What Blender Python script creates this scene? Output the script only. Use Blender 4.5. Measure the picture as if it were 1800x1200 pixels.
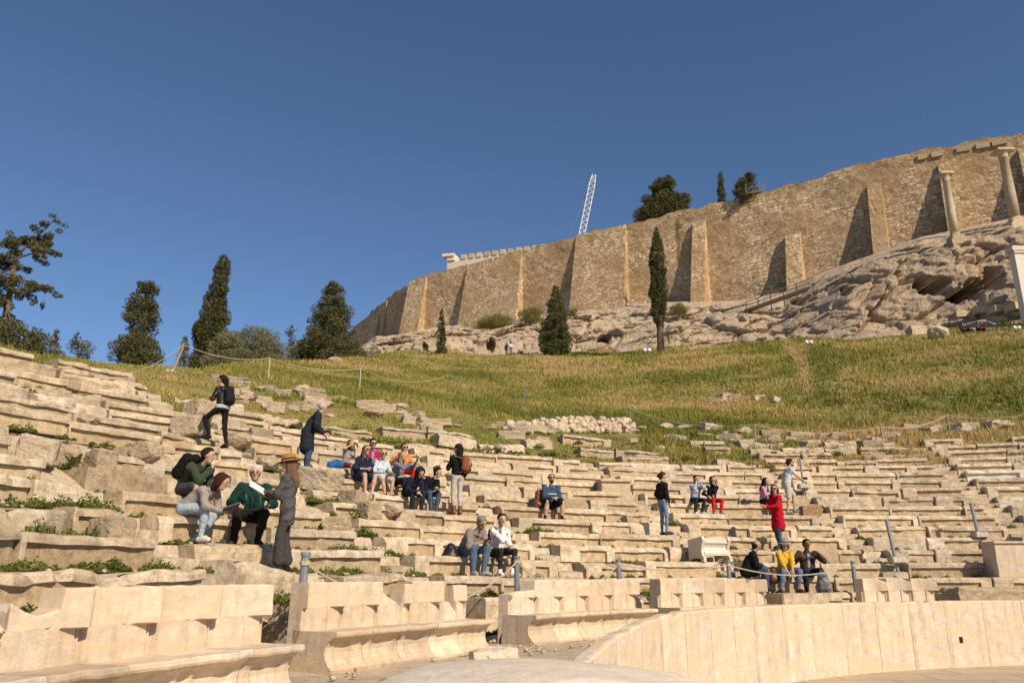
import bpy, bmesh, math, random
import numpy as np
from mathutils import Vector, Matrix, noise

# ------------------------------------------------------------------ scene, camera, light
for o in list(bpy.data.objects):
    bpy.data.objects.remove(o)
SC = bpy.context.scene
COL = SC.collection
EYE = 1.60
PITCH = math.atan(408 / 1400.0)
cam = bpy.data.cameras.new("camera")
cam.lens = 28.0
cam.sensor_width = 36.0
cam.clip_start = 0.1
cam.clip_end = 6000
cam.dof.use_dof = True
cam.dof.focus_distance = 19.0
cam.dof.aperture_fstop = 3.5
camo = bpy.data.objects.new("camera", cam)
camo.location = (0, 0, EYE)
camo.rotation_euler = (math.pi / 2 + PITCH, 0, 0)
COL.objects.link(camo)
SC.camera = camo

SUN_EL = math.radians(36)
SUN_X, SUN_Y = 0.60, -0.80            # horizontal direction towards the sun
world = bpy.data.worlds.new("World")
SC.world = world
world.use_nodes = True
wn = world.node_tree
bg = wn.nodes["Background"]
sky = wn.nodes.new("ShaderNodeTexSky")
sky.sky_type = 'NISHITA'
sky.sun_disc = False
sky.sun_elevation = SUN_EL
sky.sun_rotation = math.atan2(SUN_X, SUN_Y)
sky.altitude = 1500
sky.air_density = 1.0
sky.dust_density = 0.1
sky.ozone_density = 5.0
wn.links.new(sky.outputs[0], bg.inputs[0])
bg.inputs[1].default_value = 0.095
sl = bpy.data.lights.new("sun", 'SUN')
sl.energy = 5.0
sl.angle = math.radians(0.5)
sl.color = (1.0, 0.85, 0.67)
so = bpy.data.objects.new("sun", sl)
so.rotation_euler = Vector((SUN_X * math.cos(SUN_EL), SUN_Y * math.cos(SUN_EL), math.sin(SUN_EL))).to_track_quat('Z', 'Y').to_euler()
COL.objects.link(so)
SC.view_settings.view_transform = 'Standard'
SC.view_settings.look = 'None'
SC.view_settings.exposure = 0.20
SC.view_settings.gamma = 1.0

# ------------------------------------------------------------------ survey helpers
F = 1400.0
SP, CP = math.sin(PITCH), math.cos(PITCH)


def ray(px, py):
    u, v = px - 900.0, 600.0 - py
    d = F * CP - v * SP
    return u / d, (F * SP + v * CP) / d


def at(px, py, y):
    a, b = ray(px, py)
    return Vector((a * y, y, EYE + b * y))


def pix(p):
    z = p[2] - EYE
    d = p[1] * CP + z * SP
    return 900 + F * p[0] / d, 600 - F * (-p[1] * SP + z * CP) / d


CX, CY = 11.6, 4.33          # centre of the orchestra
R0, RUN, RISE = 16.6, 0.82, 0.36
NTOP = 16
PI = math.pi


def pol(R, th):
    a = math.radians(th)
    return CX + R * math.cos(a), CY + R * math.sin(a)


def tt(th):
    return min(1.2, max(0.0, (th - 128.0) / 22.0))


def row_z(n, th):
    if n < 0:
        return 1.18 + 0.05 * tt(th)
    t = tt(th)
    return 1.52 + 0.1 * t + n * (RISE + 0.03 * t)


def row_r(n):
    return R0 + n * RUN if n >= 0 else 15.6


def ss(x, a, b):
    t = np.clip((x - a) / (b - a), 0, 1)
    return t * t * (3 - 2 * t)


def ground_np(x, y):
    x = np.asarray(x, float); y = np.asarray(y, float)
    dx, dy = x - CX, y - CY
    R = np.hypot(dx, dy)
    th = np.degrees(np.arctan2(dy, dx))
    th = np.where(th < -90, th + 360, th)
    t = np.clip((th - 128.0) / 22.0, 0, 1.2)
    RE = R0 + NTOP * RUN
    rise = RISE + 0.03 * t
    slope = 0.318 + 0.042 * ss(100 - th, 0, 28)
    z = 1.52 + 0.1 * t + (np.minimum(R, RE) - R0) / RUN * rise - rise - 0.05 + slope * np.maximum(0, R - RE)
    far = np.clip((R - RE) / 12.0, 0, 1)
    z = z + far * (0.22 * np.sin(x * 0.31 + 1.3) * np.sin(y * 0.27) + 0.25 * np.sin(x * 0.11 + y * 0.07) + 0.1 * np.sin(x * 0.83 + 2) * np.cos(y * 0.71))
    z = z - 0.30 * ss(th, 118, 136) * np.clip((R - RE + 1.5) / 6, 0, 1)
    drop = np.maximum(0, -16.0 - x)
    z = z - 0.55 * drop + 0.35 * np.minimum(drop, 1.0) ** 2
    z = np.where(R < 16.2, 0.60, z)
    return z


def ground(x, y):
    return float(ground_np(x, y))


def on_ground(px, py, y0=10.0, y1=130.0):
    a, b = ray(px, py)
    y = y0
    while y < y1:
        x = a * y
        if EYE + b * y <= ground(x, y):
            return Vector((x, y, ground(x, y)))
        y += 0.1
    return Vector((a * y1, y1, ground(a * y1, y1)))


def row_theta(px, n, dr=0.0, dz=0.0):
    """bearing at which row n (plus dr behind its edge) is seen at column px"""
    lo, hi = 40.0, 176.0
    for _ in range(50):
        m = (lo + hi) / 2
        x, y = pol(row_r(n) + dr, m)
        q = pix((x, y, row_z(n, m) + dz)) if y > 1 else (-1e9, 0)
        if q[0] > px:
            lo = m
        else:
            hi = m
    return (lo + hi) / 2


# ------------------------------------------------------------------ materials
class Mat:
    def __init__(s, name, rough=0.9, spec=0.25):
        s.m = bpy.data.materials.new(name)
        s.m.use_nodes = True
        s.nt = s.m.node_tree
        s.b = s.nt.nodes["Principled BSDF"]
        s.b.inputs["Roughness"].default_value = rough
        s.b.inputs["Specular IOR Level"].default_value = spec

    def n(s, t, ins=None, **pr):
        nd = s.nt.nodes.new("ShaderNode" + t)
        for k, v in pr.items():
            setattr(nd, k, v)
        for k, v in (ins or {}).items():
            if isinstance(v, bpy.types.NodeSocket):
                s.nt.links.new(v, nd.inputs[k])
            else:
                nd.inputs[k].default_value = v
        return nd

    def link(s, a, b):
        s.nt.links.new(a, b)

    def ramp(s, fac, stops):
        r = s.n("ValToRGB", {0: fac})
        e = r.color_ramp.elements
        while len(e) < len(stops):
            e.new(0.5)
        for i, (p, c) in enumerate(stops):
            e[i].position = p
            e[i].color = (*c, 1) if len(c) == 3 else c
        return r.outputs[0]

    def mix(s, fac, a, b, mode='MIX'):
        m = s.n("Mix", data_type='RGBA', blend_type=mode)
        for k, v in ((0, fac), (6, a), (7, b)):
            if isinstance(v, bpy.types.NodeSocket):
                s.nt.links.new(v, m.inputs[k])
            else:
                m.inputs[k].default_value = v if not isinstance(v, tuple) or len(v) == 4 else (*v, 1)
        return m.outputs[2]

    def noise(s, vec, scale, detail=6, rough=0.6, dist=0.0):
        return s.n("TexNoise", {"Vector": vec, "Scale": scale, "Detail": detail, "Roughness": rough, "Distortion": dist}).outputs[0]

    def bump(s, h, strength, dist, prev=None):
        b = s.n("Bump", {"Height": h, "Strength": strength, "Distance": dist})
        if prev is not None:
            s.link(prev, b.inputs["Normal"])
        return b.outputs[0]

    def coords(s, rnd=True, scale=(1, 1, 1)):
        tc = s.n("TexCoord").outputs["Object"]
        if not rnd:
            return tc
        oi = s.n("ObjectInfo").outputs["Random"]
        mul = s.n("Math", {0: oi, 1: 57.0}, operation='MULTIPLY').outputs[0]
        cb = s.n("CombineXYZ", {0: mul, 1: mul, 2: mul}).outputs[0]
        add = s.n("VectorMath", {0: tc, 1: cb}, operation='ADD').outputs[0]
        return s.n("VectorMath", {0: add, 1: scale}, operation='MULTIPLY').outputs[0]


def simple(name, c, rough=0.8, spec=0.25, var=0.12, scale=14.0, bump=0.0, metal=0.0):
    M = Mat(name, rough, spec)
    co = M.coords()
    f = M.noise(co, scale, 4)
    d = tuple(max(0, x * (1 - var * 2.2)) for x in c)
    l = tuple(min(1, x * (1 + var)) for x in c)
    M.link(M.ramp(f, [(0.3, d), (0.7, l)]), M.b.inputs["Base Color"])
    M.b.inputs["Metallic"].default_value = metal
    if bump:
        M.link(M.bump(f, bump, 0.02), M.b.inputs["Normal"])
    return M.m


def stone(name, light, dark, grime, lichen=None, scale=1.0, bump=0.6, streak=False, pits=True, vein=None, even=False, spots=False):
    M = Mat(name, 0.88, 0.2)
    co = M.coords()
    big = M.noise(co, 1.3 * scale, 5, 0.6)
    mid = M.noise(co, 6.0 * scale, 6, 0.68)
    fine = M.noise(co, 38.0 * scale, 5, 0.7)
    c = M.ramp(big, [(0.32, dark), (0.62, light)])
    c = M.mix(M.ramp(mid, [(0.36, (0.75,) * 3), (0.60, (0,) * 3)]), c, grime)
    c = M.mix(0.55, c, M.ramp(fine, [(0.25, (0.25,) * 3), (0.75, (0.90,) * 3)]), 'SOFT_LIGHT')
    if streak:
        cs = M.n("VectorMath", {0: co, 1: (9.0, 9.0, 0.7)}, operation='MULTIPLY').outputs[0]
        st = M.noise(cs, 1.0, 5, 0.6)
        c = M.mix(M.ramp(st, [(0.50, (0,) * 3), (0.74, (0.55,) * 3)]), c, tuple(x * 0.55 for x in grime))
        dk = M.noise(co, 1.9, 7, 0.75)
        c = M.mix(M.ramp(dk, [(0.59, (0,) * 3), (0.72, (0.6,) * 3)]), c, tuple(x * 0.45 for x in grime))
    if vein:
        cv = M.n("VectorMath", {0: co, 1: (0.6, 0.6, 3.2)}, operation='MULTIPLY').outputs[0]
        vn = M.noise(cv, 1.6, 6, 0.6, 1.4)
        c = M.mix(M.ramp(vn, [(0.45, (0,) * 3), (0.60, (0.75,) * 3), (0.75, (0,) * 3)]), c, vein)
    if spots or lichen:
        sp = M.noise(co, 9.0 * scale, 6, 0.8)
        c = M.mix(M.ramp(sp, [(0.56, (0,) * 3), (0.66, (0.75,) * 3)]), c, (0.20, 0.165, 0.125))
        sq = M.noise(co, 2.1 * scale, 6, 0.75)
        c = M.mix(M.ramp(sq, [(0.58, (0,) * 3), (0.68, (0.6,) * 3)]), c, (0.25, 0.22, 0.18))
    if lichen:
        li = M.noise(co, 2.6 * scale, 6, 0.7)
        c = M.mix(M.ramp(li, [(0.60, (0,) * 3), (0.68, (0.8,) * 3)]), c, lichen)
    rnd = M.n("ObjectInfo").outputs["Random"]
    c = M.mix(0.25 if even else 1.0, c, M.ramp(rnd, [(0, (0.66, 0.62, 0.56)), (0.2, (0.98, 0.92, 0.83)), (0.4, (0.78, 0.76, 0.73)), (0.6, (1.0, 0.96, 0.90)), (0.75, (0.86, 0.80, 0.71)), (0.9, (1.06, 1.03, 0.98)), (1, (0.9, 0.9, 0.88))]), 'MULTIPLY')
    M.link(c, M.b.inputs["Base Color"])
    nrm = M.bump(mid, bump * 0.7, 0.05)
    if pits:
        vo = M.n("TexVoronoi", {"Vector": co, "Scale": 26.0 * scale, "Randomness": 1.0}).outputs[0]
        pit = M.ramp(vo, [(0.08, (0,) * 3), (0.28, (1,) * 3)])
        nrm = M.bump(pit, bump * 0.35, 0.015, nrm)
    nrm = M.bump(fine, bump * 0.6, 0.02, nrm)
    M.link(nrm, M.b.inputs["Normal"])
    return M.m


M_SEAT = stone("limestone_seat", (0.68, 0.585, 0.45), (0.53, 0.445, 0.325), (0.31, 0.255, 0.185), spots=True)
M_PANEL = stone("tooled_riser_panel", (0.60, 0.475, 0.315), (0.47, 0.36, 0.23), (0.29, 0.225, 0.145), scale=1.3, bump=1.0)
M_WORN = stone("limestone_worn", (0.64, 0.54, 0.405), (0.49, 0.40, 0.29), (0.28, 0.23, 0.17), bump=1.0, spots=True)
M_LICH = stone("limestone_lichen", (0.64, 0.54, 0.395), (0.50, 0.41, 0.285), (0.29, 0.235, 0.17), lichen=(0.52, 0.30, 0.08), bump=1.0)
M_NEW = stone("new_marble", (0.72, 0.68, 0.62), (0.64, 0.59, 0.52), (0.55, 0.49, 0.42), bump=0.2, pits=False)
M_THRONE = stone("pentelic_throne", (0.70, 0.60, 0.48), (0.63, 0.53, 0.415), (0.47, 0.39, 0.305), scale=1.2, bump=0.3, streak=True, pits=False, vein=(0.63, 0.49, 0.34))
M_PARA = stone("parapet_marble", (0.66, 0.555, 0.435), (0.59, 0.485, 0.37), (0.44, 0.36, 0.275), scale=1.0, bump=0.25, streak=True, pits=False, vein=(0.64, 0.46, 0.28), even=True)
M_SLAB = stone("pale_worn_slab", (0.82, 0.72, 0.58), (0.76, 0.66, 0.52), (0.60, 0.51, 0.40), bump=0.5, even=True)
M_COLM = stone("column_marble", (0.60, 0.49, 0.35), (0.50, 0.40, 0.28), (0.36, 0.29, 0.2), bump=0.3, pits=False)
M_STEEL = simple("galvanised_steel", (0.27, 0.28, 0.29), 0.5, 0.5, 0.1, metal=0.5)
M_ROPE = simple("hemp_rope", (0.50, 0.42, 0.30), 0.9, 0.1, 0.2, 40)
M_WOOD = simple("weathered_wood", (0.36, 0.28, 0.19), 0.9, 0.1, 0.2, 20)
M_BARK = simple("bark", (0.17, 0.125, 0.085), 0.95, 0.1, 0.3, 6, 0.6)
M_WHITE = simple("white_paint", (0.78, 0.78, 0.76), 0.5, 0.3, 0.03)
M_CONC = simple("concrete", (0.52, 0.47, 0.39), 0.95, 0.1, 0.12, 18, 0.3)
M_BRICK = simple("brick_clay", (0.38, 0.23, 0.13), 0.95, 0.1, 0.2, 18, 0.3)


def ground_mat():
    M = Mat("hillside_soil_and_grass", 0.95, 0.08)
    co = M.coords(False)
    a = M.noise(co, 0.09, 5, 0.6, 0.6)
    b = M.noise(co, 0.8, 6, 0.7)
    c = M.noise(co, 7.0, 5, 0.7)
    col = M.ramp(a, [(0.36, (0.14, 0.15, 0.04)), (0.47, (0.23, 0.205, 0.06)), (0.6, (0.34, 0.25, 0.105))])
    col = M.mix(M.ramp(b, [(0.42, (0,) * 3), (0.62, (0.8,) * 3)]), col, (0.28, 0.23, 0.10))
    col = M.mix(0.6, col, M.ramp(c, [(0.3, (0.25,) * 3), (0.7, (0.85,) * 3)]), 'SOFT_LIGHT')
    M.link(col, M.b.inputs["Base Color"])
    M.link(M.bump(c, 0.8, 0.15, M.bump(b, 0.7, 0.3)), M.b.inputs["Normal"])
    return M.m


def earth_mat(name, c1, c2, sc=3.0):
    M = Mat(name, 0.95, 0.1)
    co = M.coords(False)
    a = M.noise(co, sc, 6, 0.7)
    b = M.noise(co, sc * 9, 5, 0.7)
    col = M.mix(0.5, M.ramp(a, [(0.35, c1), (0.65, c2)]), M.ramp(b, [(0.3, (0.3,) * 3), (0.7, (0.8,) * 3)]), 'SOFT_LIGHT')
    M.link(col, M.b.inputs["Base Color"])
    M.link(M.bump(b, 0.6, 0.03, M.bump(a, 0.5, 0.08)), M.b.inputs["Normal"])
    return M.m


M_HILL = ground_mat()
M_WALK = earth_mat("gravelly_earth", (0.38, 0.30, 0.205), (0.56, 0.46, 0.32))
M_FLAT = earth_mat("dry_ground", (0.2, 0.17, 0.09), (0.3, 0.24, 0.13), 0.2)


def floor_mat():
    M = Mat("orchestra_paving", 0.75, 0.25)
    co = M.coords(False)
    vo = M.n("TexBrick", {"Vector": co, "Color1": (0.50, 0.40, 0.27, 1), "Color2": (0.42, 0.34, 0.235, 1), "Mortar": (0.12, 0.09, 0.06, 1), "Scale": 1.0, "Mortar Size": 0.012, "Brick Width": 1.5, "Row Height": 0.75, "Bias": -0.2})
    n1 = M.noise(co, 2.0, 6, 0.7)
    col = M.mix(M.ramp(n1, [(0.4, (0.0,) * 3), (0.7, (0.6,) * 3)]), vo.outputs[0], (0.36, 0.28, 0.19))
    M.link(col, M.b.inputs["Base Color"])
    M.link(M.bump(vo.outputs["Fac"], -0.6, 0.02, M.bump(M.noise(co, 20, 5), 0.3, 0.02)), M.b.inputs["Normal"])
    return M.m


M_FLOOR = floor_mat()


def rock_mat():
    M = Mat("pink_grey_limestone_cliff", 0.93, 0.12)
    co = M.coords(False)
    a = M.noise(co, 0.10, 6, 0.65, 0.8)
    b = M.noise(co, 0.55, 7, 0.7, 0.4)
    f = M.noise(co, 3.0, 6, 0.75)
    cr = M.n("TexVoronoi", {"Vector": M.mix(0.18, co, M.n("TexNoise", {"Vector": co, "Scale": 0.5, "Detail": 4}).outputs[1], 'LINEAR_LIGHT'), "Scale": 0.22}, feature='DISTANCE_TO_EDGE').outputs[0]
    crk = M.ramp(cr, [(0.0, (0,) * 3), (0.05, (1,) * 3)])
    col = M.ramp(a, [(0.33, (0.58, 0.41, 0.265)), (0.47, (0.62, 0.475, 0.325)), (0.62, (0.50, 0.405, 0.29))])
    col = M.mix(M.ramp(b, [(0.38, (0.5,) * 3), (0.50, (0,) * 3)]), col, (0.40, 0.295, 0.215))
    col = M.mix(M.ramp(b, [(0.60, (0,) * 3), (0.72, (0.6,) * 3)]), col, (0.56, 0.36, 0.20))
    col = M.mix(0.6, col, M.ramp(f, [(0.3, (0.3,) * 3), (0.7, (0.85,) * 3)]), 'SOFT_LIGHT')
    M.link(col, M.b.inputs["Base Color"])
    nr = M.bump(crk, 0.7, 0.35)
    nr = M.bump(b, 0.8, 0.8, nr)
    nr = M.bump(f, 0.9, 0.40, nr)
    M.link(nr, M.b.inputs["Normal"])
    return M.m


M_ROCK = rock_mat()


def wall_mat(name, tint=(1, 1, 1)):
    M = Mat(name, 0.93, 0.12)
    uv = M.n("UVMap").outputs[0]
    co = M.n("VectorMath", {0: uv, 1: (1.0, 1.55, 1.0)}, operation='MULTIPLY').outputs[0]
    wob = M.n("TexNoise", {"Vector": uv, "Scale": 0.7, "Detail": 3}).outputs[1]
    co = M.mix(0.10, co, wob, 'LINEAR_LIGHT')
    v1 = M.n("TexVoronoi", {"Vector": co, "Scale": 1.15})
    v2 = M.n("TexVoronoi", {"Vector": co, "Scale": 2.1})
    e1 = M.n("TexVoronoi", {"Vector": co, "Scale": 1.15}, feature='DISTANCE_TO_EDGE').outputs[0]
    e2 = M.n("TexVoronoi", {"Vector": co, "Scale": 2.1}, feature='DISTANCE_TO_EDGE').outputs[0]
    big = M.noise(uv, 0.10, 5, 0.65, 0.5)
    med = M.noise(uv, 0.45, 5, 0.7)
    fine = M.noise(uv, 2.2, 5, 0.75)
    s1 = M.n("SeparateColor", {0: v1.outputs[1]}).outputs[0]
    s2 = M.n("SeparateColor", {0: v2.outputs[1]}).outputs[1]
    pal = [(0.0, (0.26, 0.18, 0.10)), (0.35, (0.46, 0.34, 0.205)), (0.7, (0.55, 0.425, 0.275)), (1.0, (0.70, 0.57, 0.41))]
    c = M.mix(M.ramp(med, [(0.45, (0,) * 3), (0.55, (1,) * 3)]), M.ramp(s1, pal), M.ramp(s2, pal))
    j = M.mix(M.ramp(med, [(0.45, (0,) * 3), (0.55, (1,) * 3)]), M.ramp(e1, [(0.0, (1,) * 3), (0.09, (0,) * 3)]), M.ramp(e2, [(0.0, (1,) * 3), (0.10, (0,) * 3)]))
    c = M.mix(M.mix(1.0, j, (0.9, 0.9, 0.9, 1), 'MULTIPLY'), c, (0.15, 0.10, 0.055))
    c = M.mix(M.ramp(big, [(0.40, (0.72,) * 3), (0.56, (0,) * 3)]), c, (0.27, 0.175, 0.09))
    br = M.n('TexBrick', {'Vector': M.mix(0.06, uv, wob, 'LINEAR_LIGHT'), 'Scale': 1.0, 'Mortar Size': 0.05, 'Brick Width': 1.6, 'Row Height': 0.62}).outputs['Fac']
    c = M.mix(M.mix(1.0, M.ramp(big, [(0.46, (0,) * 3), (0.56, (0.75,) * 3)]), br, 'MULTIPLY'), c, (0.16, 0.105, 0.06))
    c = M.mix(M.ramp(fine, [(0.64, (0,) * 3), (0.72, (0.85,) * 3)]), c, (0.08, 0.055, 0.03))
    c = M.mix(1.0, c, (*tint, 1), 'MULTIPLY')
    M.link(c, M.b.inputs["Base Color"])
    M.link(M.bump(fine, 0.9, 0.35, M.bump(j, -0.9, 0.25)), M.b.inputs["Normal"])
    return M.m


M_WALL = wall_mat("rubble_masonry", (1.28, 1.25, 1.22))
M_WALL2 = wall_mat("dressed_masonry", (1.42, 1.38, 1.3))


def leaf_mat(name, c1, c2, trans=0.15):
    M = Mat(name, 0.8, 0.15)
    co = M.coords(False)
    a = M.noise(co, 1.1, 3)
    g = M.n("NewGeometry").outputs["Random Per Island"]
    col = M.mix(0.5, M.ramp(a, [(0.35, c1), (0.65, c2)]), M.ramp(g, [(0, c1), (1, c2)]))
    M.link(col, M.b.inputs["Base Color"])
    tr = M.n("BsdfTranslucent", {"Color": col})
    mx = M.n("MixShader", {0: trans, 1: M.b.outputs[0], 2: tr.outputs[0]})
    M.link(mx.outputs[0], M.nt.nodes["Material Output"].inputs[0])
    return M.m


M_CYP = leaf_mat("cypress_foliage", (0.050, 0.056, 0.020), (0.14, 0.135, 0.05))
M_PINE = leaf_mat("pine_foliage", (0.055, 0.056, 0.022), (0.155, 0.14, 0.055))
M_OLIVE = leaf_mat("olive_foliage", (0.13, 0.135, 0.065), (0.26, 0.25, 0.125))
M_BUSH = leaf_mat("bush_foliage", (0.10, 0.11, 0.025), (0.23, 0.215, 0.05))
M_WEED = leaf_mat("weed_foliage", (0.07, 0.10, 0.02), (0.20, 0.21, 0.045), 0.25)


def attr_mat(name):
    M = Mat(name, 0.85, 0.15)
    col = M.n("Attribute", attribute_name="tint").outputs[0]
    M.link(col, M.b.inputs["Base Color"])
    tr = M.n("BsdfTranslucent", {"Color": col})
    mx = M.n("MixShader", {0: 0.3, 1: M.b.outputs[0], 2: tr.outputs[0]})
    M.link(mx.outputs[0], M.nt.nodes["Material Output"].inputs[0])
    return M.m


M_GRASS = attr_mat("meadow_blades")

# ------------------------------------------------------------------ object helpers


def link(name, me, mat=None, parent=None, loc=None, rot=None):
    o = bpy.data.objects.new(name, me)
    COL.objects.link(o)
    if mat is not None and me is not None:
        me.materials.clear()
        for m in (mat if isinstance(mat, (list, tuple)) else [mat]):
            me.materials.append(m)
    if parent is not None:
        o.parent = parent
    if loc is not None:
        o.location = loc
    if rot is not None:
        o.rotation_euler = rot
    return o


def tag(o, label, cat, group=None, kind="thing"):
    o["label"] = label
    o["category"] = cat
    o["kind"] = kind
    if group:
        o["group"] = group
    return o


def struct(o, kind="structure"):
    o["kind"] = kind
    return o


def thing(name, label, cat, loc=(0, 0, 0), rz=0.0, group=None):
    o = bpy.data.objects.new(name, None)
    o.empty_display_size = 0.1
    COL.objects.link(o)
    o.location = loc
    o.rotation_euler = (0, 0, rz)
    return tag(o, label, cat, group)


def mesh_np(name, v, f, smooth=False):
    me = bpy.data.meshes.new(name)
    v = np.asarray(v, np.float32)
    f = np.asarray(f, np.int32)
    k = f.shape[1]
    me.vertices.add(len(v))
    me.vertices.foreach_set("co", v.ravel())
    me.loops.add(f.size)
    me.loops.foreach_set("vertex_index", f.ravel())
    me.polygons.add(len(f))
    me.polygons.foreach_set("loop_start", np.arange(0, f.size, k, dtype=np.int32))
    me.polygons.foreach_set("loop_total", np.full(len(f), k, np.int32))
    if smooth:
        me.polygons.foreach_set("use_smooth", np.ones(len(f), bool))
    me.update(calc_edges=True)
    me.validate()
    return me


def mesh_py(name, v, f, smooth=False):
    me = bpy.data.meshes.new(name)
    me.from_pydata([tuple(p) for p in v], [], f)
    if smooth:
        me.polygons.foreach_set("use_smooth", np.ones(len(f), bool))
    me.update()
    return me


class MB:
    """collects shapes for one mesh"""

    def __init__(s):
        s.v, s.f = [], []

    def add(s, v, f):
        b = len(s.v)
        s.v += [Vector(p) for p in v]
        s.f += [[b + i for i in q] for q in f]

    def box(s, c, d, m=None):
        x, y, z = d[0] / 2, d[1] / 2, d[2] / 2
        vs = [Vector((a * x, b * y, e * z)) for e in (-1, 1) for b in (-1, 1) for a in (-1, 1)]
        if m:
            vs = [m @ p for p in vs]
        c = Vector(c)
        s.add([p + c for p in vs], [[0, 2, 3, 1], [4, 5, 7, 6], [0, 1, 5, 4], [2, 6, 7, 3], [0, 4, 6, 2], [1, 3, 7, 5]])

    def tube(s, pts, rad, seg=8, cap=True):
        pts = [Vector(p) for p in pts]
        if not isinstance(rad, (list, tuple)):
            rad = [rad] * len(pts)
        vs, fs = [], []
        ref = None
        for i, p in enumerate(pts):
            d = (pts[min(i + 1, len(pts) - 1)] - pts[max(i - 1, 0)]).normalized()
            a = Vector((0, 0, 1)) if abs(d.z) < 0.95 else Vector((1, 0, 0))
            if ref is not None:
                a = ref
            u = (a - d * a.dot(d)).normalized()
            ref = u
            w = d.cross(u)
            for k in range(seg):
                t = 2 * PI * k / seg
                vs.append(p + (u * math.cos(t) + w * math.sin(t)) * rad[i])
        for i in range(len(pts) - 1):
            for k in range(seg):
                k2 = (k + 1) % seg
                fs.append([i * seg + k, i * seg + k2, (i + 1) * seg + k2, (i + 1) * seg + k])
        if cap:
            fs.append([k for k in range(seg)][::-1])
            fs.append([(len(pts) - 1) * seg + k for k in range(seg)])
        s.add(vs, fs)

    def lathe(s, prof, seg=16, c=(0, 0, 0)):
        c = Vector(c)
        vs, fs = [], []
        for r, z in prof:
            for k in range(seg):
                t = 2 * PI * k / seg
                vs.append(c + Vector((r * math.cos(t), r * math.sin(t), z)))
        for i in range(len(prof) - 1):
            for k in range(seg):
                k2 = (k + 1) % seg
                fs.append([i * seg + k, i * seg + k2, (i + 1) * seg + k2, (i + 1) * seg + k])
        fs.append([k for k in range(seg)][::-1])
        fs.append([(len(prof) - 1) * seg + k for k in range(seg)])
        s.add(vs, fs)

    def build(s, name, mat, parent=None, smooth=False, loc=None, rot=None):
        return link(name, mesh_py(name, s.v, s.f, smooth), mat, parent, loc, rot)


RNG = random.Random(11)
NP = np.random.default_rng(5)
ORD = ["lowest", "first", "second", "third", "fourth", "fifth", "sixth", "seventh", "eighth", "ninth", "tenth", "eleventh",
       "twelfth", "thirteenth", "fourteenth", "fifteenth", "sixteenth", "seventeenth", "eighteenth"]

# ------------------------------------------------------------------ ground, orchestra, hillside
def build_ground():
    # wide plain to the horizon
    struct(link("plain", mesh_py("plain", [(-3000, -3000, -3.0), (3000, -3000, -3.0), (3000, 3000, -3.0), (-3000, 3000, -3.0)], [[0, 1, 2, 3]]), M_FLAT))
    # orchestra disc
    vs, fs = [(CX, CY, 0)], []
    for k in range(96):
        vs.append((CX + 11.62 * math.cos(2 * PI * k / 96), CY + 11.62 * math.sin(2 * PI * k / 96), 0))
    fs = [[0, 1 + k, 1 + (k + 1) % 96] for k in range(96)]
    struct(link("orchestra_floor", mesh_py("orchestra_floor", vs, fs), M_FLOOR))
    # walkway ring in front of the thrones
    vs, fs = [], []
    th = np.linspace(20, 200, 120)
    rr = np.linspace(11.56, 16.4, 26)
    for a in th:
        for r in rr:
            x, y = pol(r, a)
            vs.append((x, y, 0.60 + 0.03 * noise.noise(Vector((x * 1.2, y * 1.2, 0)))))
    nr = len(rr)
    for i in range(len(th) - 1):
        for j in range(nr - 1):
            fs.append([i * nr + j, i * nr + j + 1, (i + 1) * nr + j + 1, (i + 1) * nr + j])
    struct(link("walkway", mesh_np("walkway", vs, fs), M_WALK))
    # hillside
    th = np.linspace(30, 190, 260)
    rr = np.concatenate([np.linspace(16.2, 32, 60), 32 + (np.linspace(0, 1, 90)[1:] ** 1.5) * 98])
    A, Rr = np.meshgrid(np.radians(th), rr, indexing='ij')
    X = CX + Rr * np.cos(A); Y = CY + Rr * np.sin(A)
    Z = ground_np(X, Y)
    for i in range(X.shape[0]):
        for j in range(X.shape[1]):
            k = min(1.0, max(0, (Rr[i, j] - 17) / 12))
            Z[i, j] += noise.fractal(Vector((X[i, j] * 0.5, Y[i, j] * 0.5, 0)), 0.9, 2.1, 4) * 0.11 * (0.4 + k)
    n = len(rr)
    idx = np.arange(len(th) * n).reshape(len(th), n)
    f = np.stack([idx[:-1, :-1], idx[:-1, 1:], idx[1:, 1:], idx[1:, :-1]], -1).reshape(-1, 4)[:, ::-1]
    struct(link("hillside", mesh_np("hillside", np.stack([X, Y, Z], -1).reshape(-1, 3), f, True), [M_HILL, M_WALK]))
    me = bpy.data.objects['hillside'].data
    rc = np.hypot(X - CX, Y - CY)[:-1, :-1].ravel(); tc = (np.degrees(np.arctan2(Y - CY, X - CX)) % 360)[:-1, :-1].ravel()
    lim = np.where((tc > 109) & (tc < 141), R0 + 10.5 * RUN, R0 + 12.0 * RUN)
    me.polygons.foreach_set('material_index', (rc < lim).astype(np.int32))


build_ground()

# ------------------------------------------------------------------ fortress wall on the rock
WPLAN = [(140, 61.2), (74, 102), (11, 141), (-23.4, 165.7), (-41, 199), (-62, 245)]


def on_plan(px, py, off=0.0):
    """where the sight line through (px, py) meets the plan line of the wall"""
    a, b = ray(px, py)
    for (x0, y0), (x1, y1) in zip(WPLAN[:-1], WPLAN[1:]):
        # x = a*y
        den = (x1 - x0) - a * (y1 - y0)
        if abs(den) < 1e-9:
            continue
        t = (a * y0 - x0) / den
        if -0.001 <= t <= 1.001:
            y = y0 + t * (y1 - y0)
            return Vector((a * y, y, EYE + b * y))
    return None


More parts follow.
